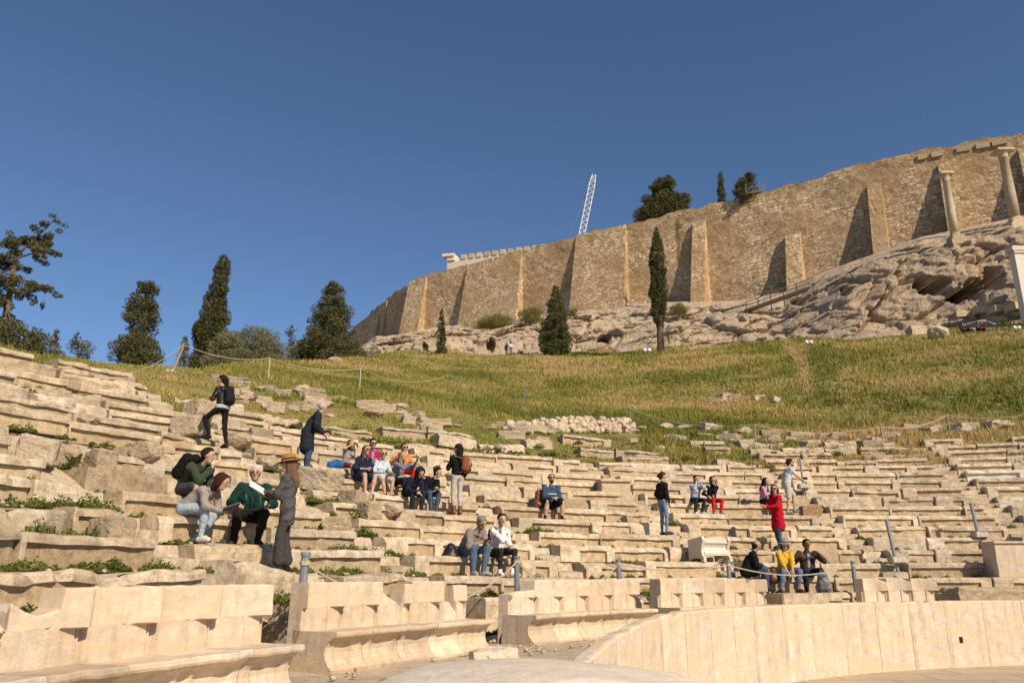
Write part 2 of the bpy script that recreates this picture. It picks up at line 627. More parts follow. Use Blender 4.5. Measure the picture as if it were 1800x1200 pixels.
WTOP = [(618, 580), (650, 548), (680, 524), (714, 497), (762, 479), (790, 470), (850, 456), (900, 444), (950, 430), (1000, 416), (1060, 402), (1120, 389),
        (1180, 373), (1240, 360), (1300, 345), (1350, 333), (1400, 320), (1450, 305), (1500, 291), (1560, 278), (1620, 264), (1680, 252), (1740, 241), (1800, 228), (1900, 208), (2000, 190)]
WBASE = [(618, 640), (660, 606), (714, 592), (762, 584), (800, 577), (900, 560), (1000, 548), (1100, 540), (1200, 538), (1300, 533), (1400, 503), (1500, 463), (1600, 423), (1700, 403), (1800, 383), (1900, 372), (2000, 360)]


def lerp_list(L, x):
    for (a, b), (c, d) in zip(L[:-1], L[1:]):
        if a <= x <= c:
            return b + (d - b) * (x - a) / (c - a)
    return L[0][1] if x < L[0][0] else L[-1][1]


def plan_len(p):
    s = 0
    for (x0, y0), (x1, y1) in zip(WPLAN[:-1], WPLAN[1:]):
        d = math.hypot(x1 - x0, y1 - y0)
        t = ((p[0] - x0) * (x1 - x0) + (p[1] - y0) * (y1 - y0)) / d / d
        if -0.002 <= t <= 1.002:
            return s + max(0, min(1, t)) * d
        s += d
    return s


def plan_at(s):
    for (x0, y0), (x1, y1) in zip(WPLAN[:-1], WPLAN[1:]):
        d = math.hypot(x1 - x0, y1 - y0)
        if s <= d + 1e-6:
            return Vector((x0 + (x1 - x0) * s / d, y0 + (y1 - y0) * s / d, 0)), Vector((-(y1 - y0) / d, (x1 - x0) / d, 0))
        s -= d
    return Vector((*WPLAN[-1], 0)), Vector((0, -1, 0))


wt = sorted((plan_len(p), p.z) for p in (on_plan(a, b) for a, b in WTOP) if p)
wb = sorted((plan_len(p), p.z) for p in (on_plan(a, b) for a, b in WBASE) if p)


def set_uv(me, uvs):
    l = me.uv_layers.new(name="UVMap")
    l.data.foreach_set("uv", np.asarray(uvs, np.float32).ravel())


def face_uv_grid(me, uv_of_vert):
    uvs = [uv_of_vert[l.vertex_index] for l in me.loops]
    set_uv(me, uvs)


def build_wall():
    total = sum(math.hypot(b[0] - a[0], b[1] - a[1]) for a, b in zip(WPLAN[:-1], WPLAN[1:]))
    bounds = [0]
    for a, b in zip(WPLAN[:-1], WPLAN[1:]):
        bounds.append(bounds[-1] + math.hypot(b[0] - a[0], b[1] - a[1]))
    ss_ = sorted(set([round(s, 3) for s in np.arange(0, total, 1.1)] + [round(b, 3) for b in bounds]))
    root = thing("fortress_wall", "high tan rubble stone fortress wall with buttresses crowning the rock", "fortress wall")
    v, uv, f = [], [], []
    NZ = 22
    for s in ss_:
        p, n = plan_at(s)
        ztop = lerp_list(wt, s) + 0.22 * noise.noise(Vector((s * 0.6, 3, 0))) + 0.30 * (noise.cell(Vector((s * 0.4, 1, 0))) - 0.5) + 0.16 * (noise.cell(Vector((s * 1.1, 4, 0))) - 0.5)
        zb = lerp_list(wb, s) - 5
        for k in range(NZ + 1):
            z = zb + (ztop - zb) * k / NZ
            bat = 0.9 * (1 - k / NZ) + 0.30 * noise.fractal(Vector((s * 0.12, z * 0.12, 0)), 0.8, 2, 4) + 0.07 * noise.noise(Vector((s * 1.3, z * 1.9, 5)))
            q = p - n * 0 + n * (-bat if n.y > 0 else bat)
            v.append((q.x, q.y, z)); uv.append((s, z))
        q = p + n * (2.2 if n.y > 0 else -2.2)
        v.append((q.x, q.y, ztop)); uv.append((s, ztop + 2.2))
        v.append((q.x, q.y, zb)); uv.append((s, zb))
    m = NZ + 3
    for i in range(len(ss_) - 1):
        for k in range(m):
            k2 = (k + 1) % m
            f.append([i * m + k, (i + 1) * m + k, (i + 1) * m + k2, i * m + k2])
    me = mesh_py("masonry", v, f)
    face_uv_grid(me, uv)
    link("masonry", me, M_WALL, root)
    # buttresses: left, right (at base, seen), base y, top y, projection at base / top, narrowing
    B = [(716, 750, 590, 481, 2.6, 0.15), (818, 924, 575, 441, 2.8, 0.15), (1013, 1112, 546, 392, 3.0, 0.1), (1228, 1254, 543, 390, 4.2, 0.3), (1391, 1421, 512, 415, 3.6, 0.8),
         (1541, 1570, 458, 326, 4.2, 0.4), (1668, 1700, 415, 288, 4.2, 0.3), (1812, 1846, 390, 262, 4.2, 0.3), (656, 668, 606, 560, 1.4, 0.3), (676, 680, 604, 530, 0.8, 0.2)]
    for i, (xl, xr, yb, yt, pb, ptop) in enumerate(B):
        a = on_plan(xl, yb); b = on_plan(xr, yb)
        if not a or not b:
            continue
        sa, sb = sorted((plan_len(a), plan_len(b)))
        pa, n = plan_at(sa + 0.05)
        pb_, n2 = plan_at(sb - 0.05)
        if n.y > 0:
            n = -n
        out = n
        zt = EYE + ray((xl + xr) / 2 - (yb - yt) * 0.10, yt)[1] * ((a.y + b.y) / 2)
        zt = min(zt, lerp_list(wt, sa) - 0.25, lerp_list(wt, sb) - 0.25)
        z0 = min(a.z, b.z) - 4
        narrow = 0.04 * (sb - sa)
        d = (pb_ - pa).normalized()
        v, uv, f = [], [], []
        NS, NQ = 14, 6
        ang = d
        for k in range(NS + 1):
            t = k / NS
            z = z0 + (zt - z0) * t
            pr = 0.9 * (1 - t) + 0.25 + pb * (1 - t) + ptop * t
            la = pa + d * narrow * t
            lb = pb_ - d * narrow * t
            ring = [(la - out * 1.5, 0.0), (la + out * pr, pr + 1.5)]
            for q in range(1, NQ):
                ring.append((la + (lb - la) * q / NQ + out * (pr + 0.10 * noise.noise(Vector((i * 7 + q, z * 0.5, 1)))), pr + 1.5 + (lb - la).length * q / NQ))
            ring += [(lb + out * pr, pr + 1.5 + (lb - la).length), (lb - out * 1.5, 2 * pr + 3 + (lb - la).length)]
            for p, u in ring:
                w = 0.06 * noise.noise(Vector((p.x * 0.8, p.y * 0.8, z * 0.8)))
                v.append((p.x + out.x * w, p.y + out.y * w, z)); uv.append((u + i * 13.7, z))
        m = NQ + 3
        for k in range(NS):
            for q in range(m - 1):
                f.append([k * m + q, k * m + q + 1, (k + 1) * m + q + 1, (k + 1) * m + q])
        f.append([NS * m + q for q in range(m)])
        me = mesh_py("buttress", v, f)
        bm = bmesh.new(); bm.from_mesh(me); bmesh.ops.recalc_face_normals(bm, faces=bm.faces); bm.to_mesh(me); bm.free()
        face_uv_grid(me, uv)
        link("buttress", me, M_WALL2 if i >= 3 else M_WALL, root)
    # white coping blocks along the top at the right
    for xa, xb in ((1742, 1768), (1714, 1738), (1680, 1704), (1636, 1656), (1612, 1628)):
        ya, yb2 = lerp_list(WTOP, xa), lerp_list(WTOP, xb)
        a = on_plan(xa, ya + 4); b = on_plan(xb, yb2 + 4)
        sa, sb = plan_len(a), plan_len(b)
        p0, n = plan_at(sa); p1, _ = plan_at(sb)
        n = -n if n.y > 0 else n
        M = MB()
        za, zb = a.z - 0.85, b.z - 0.85
        q = [p0 + n * 0.33, p1 + n * 0.33, p1 - n * 0.5, p0 - n * 0.5]
        zz = [za, zb, zb, za]
        M.add([(p.x, p.y, z - 0.42) for p, z in zip(q, zz)] + [(p.x, p.y, z + 0.42) for p, z in zip(q, zz)], [[0, 1, 2, 3], [7, 6, 5, 4], [0, 4, 5, 1], [1, 5, 6, 2], [2, 6, 7, 3], [3, 7, 4, 0]])
        M.build("coping_block", M_COLM, root)


build_wall()


def build_plateau():
    v, f = [], []
    total = 300
    S = np.linspace(0, 225, 40)
    for s in S:
        p, n = plan_at(s)
        n = n if n.y > 0 else -n
        z = lerp_list(wt, s) - 1.6
        for d in (0.6, 12, 60):
            v.append((p.x + n.x * d, p.y + n.y * d, z))
    for i in range(len(S) - 1):
        for j in range(2):
            f.append([i * 3 + j, i * 3 + j + 1, (i + 1) * 3 + j + 1, (i + 1) * 3 + j])
    struct(link("plateau_terrain", mesh_py("plateau_terrain", v, f), M_WALK))


build_plateau()

# ------------------------------------------------------------------ rock below the wall
ROCK = [(560, [(648, 130), (640, 140), (640, 180), (636, 215)]),
        (618, [(642, 122), (634, 132), (622, 165), (618, 200)]),
        (660, [(638, 117), (604, 127), (596, 150), (590, 184)]),
        (720, [(636, 113), (600, 121), (588, 142), (580, 167)]),
        (800, [(632, 111), (592, 119), (577, 138), (568, 158)]),
        (900, [(632, 109), (585, 117), (570, 133), (556, 151)]),
        (1000, [(632, 105), (598, 112), (558, 122), (544, 142)]),
        (1100, [(624, 99), (602, 106), (557, 120), (534, 134)]),
        (1200, [(614, 95), (592, 101), (552, 112), (530, 126)]),
        (1300, [(608, 91), (588, 97), (548, 107), (528, 119)]),
        (1380, [(610, 88), (592, 93), (556, 101), (512, 114)]),
        (1430, [(610, 87), (582, 92), (515, 98), (484, 110)]),
        (1490, [(600, 84), (572, 88), (478, 94), (462, 106)]),
        (1560, [(598, 82), (556, 86), (452, 91), (438, 104)]),
        (1620, [(595, 80), (546, 84), (436, 89), (416, 102)]),
        (1700, [(592, 78), (540, 82), (416, 87), (400, 101)]),
        (1800, [(588, 75), (536, 79), (392, 84), (378, 99)]),
        (1900, [(584, 72), (530, 77), (380, 81), (366, 95)]),
        (2000, [(580, 70), (526, 75), (368, 79), (354, 92)])]


def build_rock():
    NU, NV = 760, 130
    us = np.linspace(560, 2000, NU)
    knots = [0.0, 0.22, 0.62, 1.0]
    V = np.zeros((NU, NV, 3))
    xs = [r[0] for r in ROCK]
    for i, u in enumerate(us):
        k = max(0, min(len(xs) - 2, int(np.searchsorted(xs, u) - 1)))
        t = (u - xs[k]) / (xs[k + 1] - xs[k])
        kp = [at(u, a[0] + (b[0] - a[0]) * t, a[1] + (b[1] - a[1]) * t) for a, b in zip(ROCK[k][1], ROCK[k + 1][1])]
        for j in range(NV):
            v = j / (NV - 1)
            q = 0
            while q < 2 and v > knots[q + 1]:
                q += 1
            w = (v - knots[q]) / (knots[q + 1] - knots[q])
            V[i, j] = kp[q].lerp(kp[q + 1], w)
        # bury the foot
        V[i, 0, 2] -= 2.5
    # outward displacement
    for i in range(NU):
        for j in range(NV):
            p = Vector(V[i, j])
            v = j / (NV - 1)
            amp = min(1.0, v * 7) * min(1.0, (1 - v) * 3 + 0.05)
            n1 = noise.fractal(p * 0.10, 0.9, 2.1, 3) * 1.5
            dis = n1
            for sc, am, k3 in ((0.15, 1.0, 0.0), (0.42, 0.42, 7.0), (1.0, 0.17, 13.0)):
                q = Vector((p.x * sc, p.y * sc * 0.7, p.z * sc * 1.5)) + noise.noise_vector(p * sc * 0.6) * 0.25
                d, pts = noise.voronoi(q)
                cc = Vector(pts[0])
                rv = noise.cell_vector(cc * 3.7 + Vector((k3, 0, 0))) - Vector((0.5, 0.5, 0.5))
                off = noise.cell(cc * 5.3 + Vector((0, k3, 0))) - 0.5
                crack = (min(0.12, d[1] - d[0]) - 0.12) * 9.0
                dis += am * (off * 1.5 + (q - cc).dot(rv) * 1.9 + crack)
            dis = (dis - 0.35) * amp * 0.85
            V[i, j, 1] -= dis * 0.9
            V[i, j, 2] += dis * 0.06
    # hollows worn into the cliff: column, row, half width, half height, depth, kind
    holes = [(1638, 502, 34, 16, 9.0, 'c'), (1676, 518, 20, 11, 8.0, 'c'), (1711, 507, 17, 19, 8.0, 'a'), (1748, 489, 18, 20, 7.0, 'r'),
             (1686, 528, 12, 8, 2.5, 'c'), (1062, 598, 14, 8, 2.4, 'c'), (862, 605, 8, 15, 3.0, 'c'), (1486, 512, 10, 8, 2.0, 'c'), (1405, 530, 14, 7, 2.0, 'c'), (746, 612, 6, 8, 1.5, 'c')]
    for i in range(NU):
        for j in range(NV):
            x, y = pix(V[i, j])
            for hx, hy, w, h, dep, kd in holes:
                dx, dy = (x - hx) / w, (y - hy) / h
                if abs(dx) > 1.6 or abs(dy) > 1.6:
                    continue
                if kd == 'r':
                    e = max(abs(dx), abs(dy))
                elif kd == 'a':
                    e = max(abs(dx), abs(dy)) if dy > 0 else max(math.hypot(dx, dy), 0)
                else:
                    e = math.hypot(dx, dy) + 0.35 * noise.noise(Vector((x * 0.06, y * 0.09, 0)))
                k = 1 - min(1, max(0, (e - 0.92) / 0.1))
                V[i, j, 1] += dep * k
    idx = np.arange(NU * NV).reshape(NU, NV)
    f = np.stack([idx[:-1, :-1], idx[1:, :-1], idx[1:, 1:], idx[:-1, 1:]], -1).reshape(-1, 4)
    struct(link("rock_cliff", mesh_np("rock_cliff", V.reshape(-1, 3), f), M_ROCK))
    return V


ROCKV = build_rock()
_rp = ROCKV.reshape(-1, 3)
_rpix = np.array([pix(p) for p in _rp])


def rock_at(px, py):
    k = np.argmin((_rpix[:, 0] - px) ** 2 + (_rpix[:, 1] - py) ** 2)
    return Vector(_rp[k])


# ------------------------------------------------------------------ seat blocks
WEDGES = [(63.8, 79.2, "rightmost wedge"), (79.2, 94.0, "second wedge from right"), (94.0, 109.4, "third wedge from right"), (109.4, 125.0, "middle wedge behind the thrones"),
          (125.0, 140.4, "wedge of the seated family"), (140.4, 156.0, "ruined left wedge"), (156.0, 172.0, "leftmost wedge")]
SOLID = [14, 12, 11, 11, 11, 13, 13]
MAXR = [16, 15, 15, 14, 13, 14, 14]
RUIN = [0.08, 0.12, 0.14, 0.16, 0.18, 0.40, 0.34]


def block_mesh(L, depth, h, rec, a, b, seed, rough=0.012, worn=0.0):
    """an ancient seat block: front at y=0, outwards +y, base z=0; hollowed under its lip between a and b"""
    r = random.Random(seed)
    xs = [-L / 2, -L / 2 + 0.02]
    x = -L / 2 + 0.02
    while x < L / 2 - 0.16:
        x += 0.14
        xs.append(x)
    xs += [L / 2 - 0.02, L / 2]
    if rec > 0:
        xs += [a, a + 0.012, b - 0.012, b]
    xs = sorted(set(round(q, 4) for q in xs))
    v, f = [], []
    lip = 0.115 + r.uniform(-0.015, 0.03)
    chips = [(r.uniform(-L / 2, L / 2), r.uniform(0.08, 0.28), r.uniform(0.03, 0.13) * (1 + 1.6 * worn)) for _ in range(r.choice((1, 2, 3, 4)) + int(worn * 5))]
    ex = r.uniform(0.0, 0.5)
    if r.random() < 0.4 + 0.4 * worn:
        chips.append((r.choice((-L / 2, L / 2)), r.uniform(0.12, 0.3), r.uniform(0.06, 0.16) * (1 + worn)))
    for x in xs:
        rc = rec if rec > 0 and a + 0.006 < x and (x < b - 0.006 or b > L / 2 - 0.02) else 0.0
        e = 0.012 if (x < -L / 2 + 0.01 or x > L / 2 - 0.01) else 0.0
        ch = max([0] + [dp * max(0, 1 - ((x - cx) / wd) ** 2) for cx, wd, dp in chips])
        ch *= 0.7 + 0.5 * noise.noise(Vector((x * 7, seed, 0)))
        prof = [(rc + e, 0.0), (rc + 0.004 + e, h * 0.45), (rc + 0.004 + e, h - lip - 0.012), (0.0 + e + ch * 0.35, h - lip), (e + ch * 0.8, h - 0.05), (0.012 + e + ch, h - 0.016 - ch * 0.35), (0.04 + e + ch * 1.3, h - e * 0.4 - ch * 0.1), (0.22, h - e * .4),
                (0.40, h - e * .4), (0.42, h - 0.022), (depth, h - 0.03), (depth, 0.0)]
        for y, z in prof:
            q = Vector((x * 1.0, y, z))
            nv = noise.noise_vector(q * 5 + Vector((seed * 3.7, 0, 0))) * rough + noise.noise_vector(q * 14 + Vector((seed, 0, 0))) * rough * 0.5
            if worn:
                nv += noise.noise_vector(q * 2.2 + Vector((seed * 1.3, 2, 0))) * 0.07 * worn
            v.append((x + nv.x * (0.4 if e else 1), y + nv.y, max(0.0, z + nv.z) if z > 0 else 0.0))
    m = 12
    for i in range(len(xs) - 1):
        for k in range(m):
            k2 = (k + 1) % m
            f.append([i * m + k, i * m + k2, (i + 1) * m + k2, (i + 1) * m + k])
    f.append(list(range(m))[::-1])
    f.append([(len(xs) - 1) * m + k for k in range(m)])
    f = [q[::-1] for q in f]
    me = mesh_py("seat_block", v, f)
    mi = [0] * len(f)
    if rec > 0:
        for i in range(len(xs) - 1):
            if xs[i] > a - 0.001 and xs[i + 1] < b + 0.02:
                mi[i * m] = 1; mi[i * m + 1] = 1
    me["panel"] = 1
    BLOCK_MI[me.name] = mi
    return me


AISLE = 0.72
BLOCK_MI = {}
SEATS = []
NEWROWS = {(0, 9), (0, 10), (0, 11), (0, 7), (0, 12)}


def build_seats():
    cnt = 0
    for w, (t0, t1, wname) in enumerate(WEDGES):
        for n in range(-1, MAXR[w] + 1):
            R = row_r(n)
            aw = math.degrees(AISLE / R)
            lo, hi = t0 + aw, t1          # the stair lies on the left of every wedge's right neighbour
            arc = math.radians(hi - lo) * R
            # from left end (high angle) to right
            s = 0.0
            k = 0
            partial = n > SOLID[w]
            while s < arc - 0.25:
                L = RNG.uniform(1.25, 2.35)
                if n < 0:
                    L = RNG.uniform(1.3, 2.0)
                if arc - s - L < 0.6:
                    L = arc - s
                mid = hi - math.degrees((s + L / 2) / R)
                s += L
                x, y = pol(R + 0.0, mid)
                q = pix((x, y, row_z(n, mid)))
                if y < 1.5 or q[0] < -170 or q[0] > 1960 or q[1] > 1150:
                    k += 1
                    continue
                ruin = RUIN[w] + (0.50 if partial else 0) + (0.12 if n >= SOLID[w] else 0)
                k += 1
                lostrow = not (w == 5 and n <= 3) and RNG.random() < (0.42 if partial else (0.10 if w >= 5 and 1 < n < 10 else (0.012 if n > 3 else 0)))
                if lostrow:
                    continue
                worn = 0.0
                if RNG.random() < ruin:
                    worn = RNG.uniform(0.5, 1.0) if (w >= 5 or partial) else RNG.uniform(0.2, 0.6)
                h = RISE + 0.02 if n >= 0 else 0.62
                if n == 0:
                    h = RISE + 0.03
                tilt = (RNG.gauss(0, 0.008), RNG.gauss(0, 0.006))
                dz = RNG.gauss(0, 0.010)
                dr = RNG.gauss(0, 0.014)
                yaw = RNG.gauss(0, 0.006)
                if worn:
                    tilt = (RNG.gauss(0, 0.05 * worn), RNG.gauss(0, 0.05 * worn))
                    dz = RNG.gauss(-0.01, 0.05 * worn); dr = RNG.gauss(0, 0.08 * worn); yaw = RNG.gauss(0, 0.05 * worn)
                    h += 0.06
                mode = RNG.random()
                rec = RNG.uniform(0.055, 0.085) if mode < 0.9 and not (worn > 0.7) else 0.0
                a = -L / 2 + (RNG.uniform(0.03, 0.1) if RNG.random() < 0.55 else RNG.uniform(0.2, 0.6))
                b = L / 2 - (0.0 if RNG.random() < 0.75 else RNG.uniform(0.1, 0.4))
                depth = RUN + 0.10 if n >= 0 else 1.05
                cnt += 1
                new = (w, n) in NEWROWS and RNG.random() < 0.55
                me = block_mesh(L - RNG.choice((0.015, 0.03, 0.045, 0.08)) - (0.12 * worn), depth, h, rec, a, b, cnt, 0.004 if new else 0.013, 0 if new else worn)
                mat = M_NEW if new else (M_WORN if worn else M_SEAT)
                if w >= 5 and not new and RNG.random() < 0.45:
                    mat = M_LICH
                z = row_z(n, mid) - h + dz
                x, y = pol(R + dr, mid)
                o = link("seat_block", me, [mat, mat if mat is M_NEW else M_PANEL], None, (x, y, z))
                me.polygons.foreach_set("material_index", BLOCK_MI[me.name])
                o.rotation_euler = (tilt[0], tilt[1] - (0.0 if w < 5 else 0.012), math.radians(mid - 90) + yaw)
                look = "new white marble" if new else ("broken tilted limestone" if worn > 0.75 else "worn limestone" if worn else "lichen-spotted limestone" if mat is M_LICH else "cream limestone")
                rw = "base row" if n < 0 else ORD[n + 1] + " row"
                lab = "%s seat block, %s, %s, %s from its left stair" % (look, rw, wname, ORD[k])
                ww = lab.split()
                if len(ww) > 16:
                    lab = "%s seat block, %s, %s, %s from left" % (look, rw, wname, ORD[k])
                tag(o, lab, "seat block", "stone seat blocks of the ancient theatre")
                SEATS.append((o, w, n))


build_seats()


def build_stairs():
    names = ["stair at the far right", "stair behind the right thrones", "stair by the white carved seat", "stair below the striped-jersey man", "stair left of the seated family", "leftmost overgrown stair"]
    for w, (t0, t1, wname) in enumerate(WEDGES[:-1]):
        for n in range(0, SOLID[w] + 1):
            R = row_r(n)
            aw = math.degrees(AISLE / R)
            mid = t1 + aw / 2
            x, y = pol(R + 0.02, mid)
            q = pix((x, y, row_z(n, mid)))
            if q[0] < -60 or q[0] > 1850:
                continue
            if w >= 4 and RNG.random() < 0.3:
                continue
            r = random.Random(n * 31 + w)
            # two low treads per row: one block with a half-height front step
            W = AISLE - 0.02
            M = MB()
            h = RISE
            prof = [(-0.02, -0.08), (-0.02, h * 0.42), (0.36, h * 0.50), (0.40, h * 0.93), (RUN, h * 1.0), (RUN, -0.08)]
            vs = []
            nx = 5
            for i in range(nx):
                xx = -W / 2 + W * i / (nx - 1)
                for (yy, zz) in prof:
                    nv = noise.noise_vector(Vector((xx * 5 + n * 7, yy * 5 + w * 5, zz * 5))) * 0.03
                    vs.append((xx, yy + nv.y, zz + nv.z))
            fs = []
            for i in range(nx - 1):
                for k in range(6):
                    k2 = (k + 1) % 6
                    fs.append([i * 6 + k, (i + 1) * 6 + k, (i + 1) * 6 + k2, i * 6 + k2])
            fs += [list(range(6)), [(nx - 1) * 6 + k for k in range(6)][::-1]]
            M.add(vs, fs)
            o = M.build("stair_step", M_WORN, None, False, (x, y, row_z(n, mid) - h - 0.03), (0, 0, math.radians(mid - 90)))
            tag(o, "worn double stone step, %s up, %s" % (ORD[n + 1], names[w]), "stone step", "stone steps of the radial stairs")


build_stairs()

# ------------------------------------------------------------------ thrones
TH_R = 13.75      # front of the seats
TW = 0.64


def throne(x, y, rz, label, top=None, wid=TW):
    """one marble throne; top(u) gives the height of its back above the walkway (u 0..1 from its left side)"""
    top = top or (lambda u: 1.09)
    th = x * 7.3 + y
    root = thing("stone_throne", label, "stone throne", (x, y, 0.60), rz, "marble thrones around the orchestra")
    W = wid - 0.006
    # seat with flared front and carved legs
    nu, v, f = 26, [], []
    fr = [(0.03, 0.0), (0.02, 0.05), (0.07, 0.10), (0.115, 0.18), (0.13, 0.26), (0.12, 0.34), (0.085, 0.41), (0.035, 0.455), (0.02, 0.47), (-0.02, 0.475), (-0.03, 0.50), (-0.03, 0.535), (-0.015, 0.55), (0.05, 0.552), (0.30, 0.54), (0.60, 0.55), (0.62, 0.0)]
    for i in range(nu + 1):
        u = i / nu
        xx = -W / 2 + W * u
        g = 0.0
        for c in (0.06, 0.20, 0.80, 0.94):
            g += 0.022 * math.exp(-((u - c) / 0.013) ** 2)
        raised = 0.022 * (1 if (0.06 < u < 0.20 or 0.80 < u < 0.94) else 0)
        for j, (yy, zz) in enumerate(fr):
            s = 1 if 2 <= j <= 8 else 0
            nv = 0.006 * noise.noise(Vector((xx * 9 + th, yy * 9, zz * 9))) + (0.018 * noise.noise(Vector((xx * 4 + th * 3, 0, 1))) if 9 <= j <= 12 else 0)
            dip = -0.012 * math.sin(PI * u) if 13 <= j <= 15 else 0
            v.append((xx, yy + s * (g - raised) + nv, zz + nv * 0.6 + dip))
    m = len(fr)
    for i in range(nu):
        for k in range(m - 1):
            f.append([i * m + k, (i + 1) * m + k, (i + 1) * m + k + 1, i * m + k + 1])
    f += [list(range(m)), [nu * m + k for k in range(m)][::-1]]
    me = mesh_py("seat", v, f)
    bm = bmesh.new(); bm.from_mesh(me); bmesh.ops.recalc_face_normals(bm, faces=bm.faces); bm.to_mesh(me); bm.free()
    so_ = link("seat", me, M_THRONE, root)
    so_.scale = (1, 1, 0.76)
    # back
    NU, NZ = 40, 34
    y0 = 0.50
    v, f = [], []
    split = 0.775
    for i in range(NU + 1):
        u = i / NU
        xx = -W / 2 + W * u
        tp = top(u) + 0.008 * noise.noise(Vector((xx * 12 + th, 5, 0)))
        for j in range(NZ + 1):
            z = 0.47 + (tp - 0.47) * j / NZ
            if z > split:
                c = -0.04 + 0.20 * max(0, (u - 0.30) / 0.70) ** 1.5 + 0.13 * max(0, 0.2 - u) / 0.2
                if u > 0.985:
                    c *= 0.9
            else:
                c = 0.03
                inside = 0.055 < u < 0.60 and (z < 0.70 or math.hypot((u - 0.5) * 0.64 / 0.10, (z - 0.70) / 0.075) < 1 or u < 0.5)
                c = 0.055 if inside else 0.035
                if abs(u - 0.615) < 0.02 or u < 0.04 or abs(u - 0.985) < 0.015:
                    c -= 0.028
            nv = 0.006 * noise.noise(Vector((xx * 6 + th * 2, 3, z * 6)))
            e = 0.02 * max(0, (z - tp + 0.02) / 0.02)
            v.append((xx, y0 - c + nv + e, z))
    b = len(v)
    for i in range(NU + 1):
        u = i / NU
        xx = -W / 2 + W * u
        v.append((xx, y0 + 0.17, top(u) - 0.006)); v.append((xx, y0 + 0.19, 0.0))
    n1 = NZ + 1
    for i in range(NU):
        for j in range(NZ):
            f.append([i * n1 + j, (i + 1) * n1 + j, (i + 1) * n1 + j + 1, i * n1 + j + 1])
        f.append([i * n1 + NZ, (i + 1) * n1 + NZ, b + 2 * (i + 1), b + 2 * i])
        f.append([b + 2 * i, b + 2 * (i + 1), b + 2 * (i + 1) + 1, b + 2 * i + 1])
    f.append([j for j in range(n1)][::-1] + [b + 1, b][::-1][::-1])
    f.append([NU * n1 + j for j in range(n1)] + [b + 2 * NU, b + 2 * NU + 1])
    bo_ = link("backrest", mesh_py("backrest", v, f), M_THRONE, root)
    bo_.scale = (1, 1, 0.835)
    return root


def throne_theta(px):
    lo, hi = 40.0, 178.0
    for _ in range(50):
        m = (lo + hi) / 2
        x, y = pol(TH_R + 0.6, m)
        q = pix((x, y, 1.48)) if y > 0.8 else (-1e9, 0)
        lo, hi = (m, hi) if q[0] > px else (lo, m)
    return (lo + hi) / 2


def build_thrones():
    st = math.degrees(TW / TH_R)
    benches = [(430, 6, "left bench nearest the viewer"), (803, 5, "second bench"), (1106, 5, "bench right of the low gap"), (1334, 5, "bench left of the yellow shirt"), (1634, 3, "short right bench")]
    cols = ["intact", "streaked", "stained"]
    for bi, (pxr, k, where) in enumerate(benches):
        t_r = throne_theta(pxr)
        wid, turn = [(0.61, -14.0), (0.59, -6.0), (0.65, -2.0), (0.575, 0.0), (0.60, 0.0)][bi]
        px0, py0 = pol(TH_R, t_r)
        ang = t_r + turn
        qx, qy = px0, py0
        for i in range(k):
            ang += math.degrees(wid / TH_R) * (0.5 if bi < 2 else 1.0)
            tx, ty = -math.sin(math.radians(ang)), math.cos(math.radians(ang))
            x, y = qx + tx * wid / 2, qy + ty * wid / 2
            qx, qy = qx + tx * wid, qy + ty * wid
            rz = math.radians(ang - 90)
            if y < 1.2:
                continue
            top = None
            state = "whole"
            if bi == 0 and i == 3:
                top = lambda u: 1.09 if u > 0.72 else 0.93 + 0.05 * math.sin(u * 9)
                state = "chipped"
            if bi == 0 and i == 4:
                top = lambda u: 1.03 - 0.25 * max(0, u - 0.75) / 0.25
                state = "worn"
            if bi == 1 and i == 0:
                top = lambda u: 0.70 + (0.32 if u > 0.55 and u < 0.9 else 0.10 * math.sin(u * 7))
                state = "broken"
            if bi == 1 and i == 2:
                top = lambda u: 1.06 - 0.34 * max(0, min(1, (u - 0.1) / 0.7)) if u < 0.8 else 1.05
                state = "notched"
            if bi == 2 and i == 4:
                top = lambda u: 0.84 + 0.08 * u + (0.17 if u > 0.85 else 0)
                state = "broken"
            if bi == 2 and i == 5:
                top = lambda u: 1.09 if u < 0.5 else 0.86
                state = "broken"
            if bi == 3 and i == 0:
                top = lambda u: 1.07 - 0.10 * math.exp(-((u - 0.3) / 0.16) ** 2)
                state = "dipped"
            if bi == 4:
                top = lambda u, i=i: 1.08 - 0.10 * max(0, u - 0.7) / 0.3
                state = "rounded"
            throne(x, y, rz, "%s marble throne, %s from right end of %s" % (state, ORD[i + 1], where), top, wid)
            # low plinth course under each seat stands in the walkway earth
    return


build_thrones()

# ------------------------------------------------------------------ parapet slabs round the orchestra
PR = 11.5


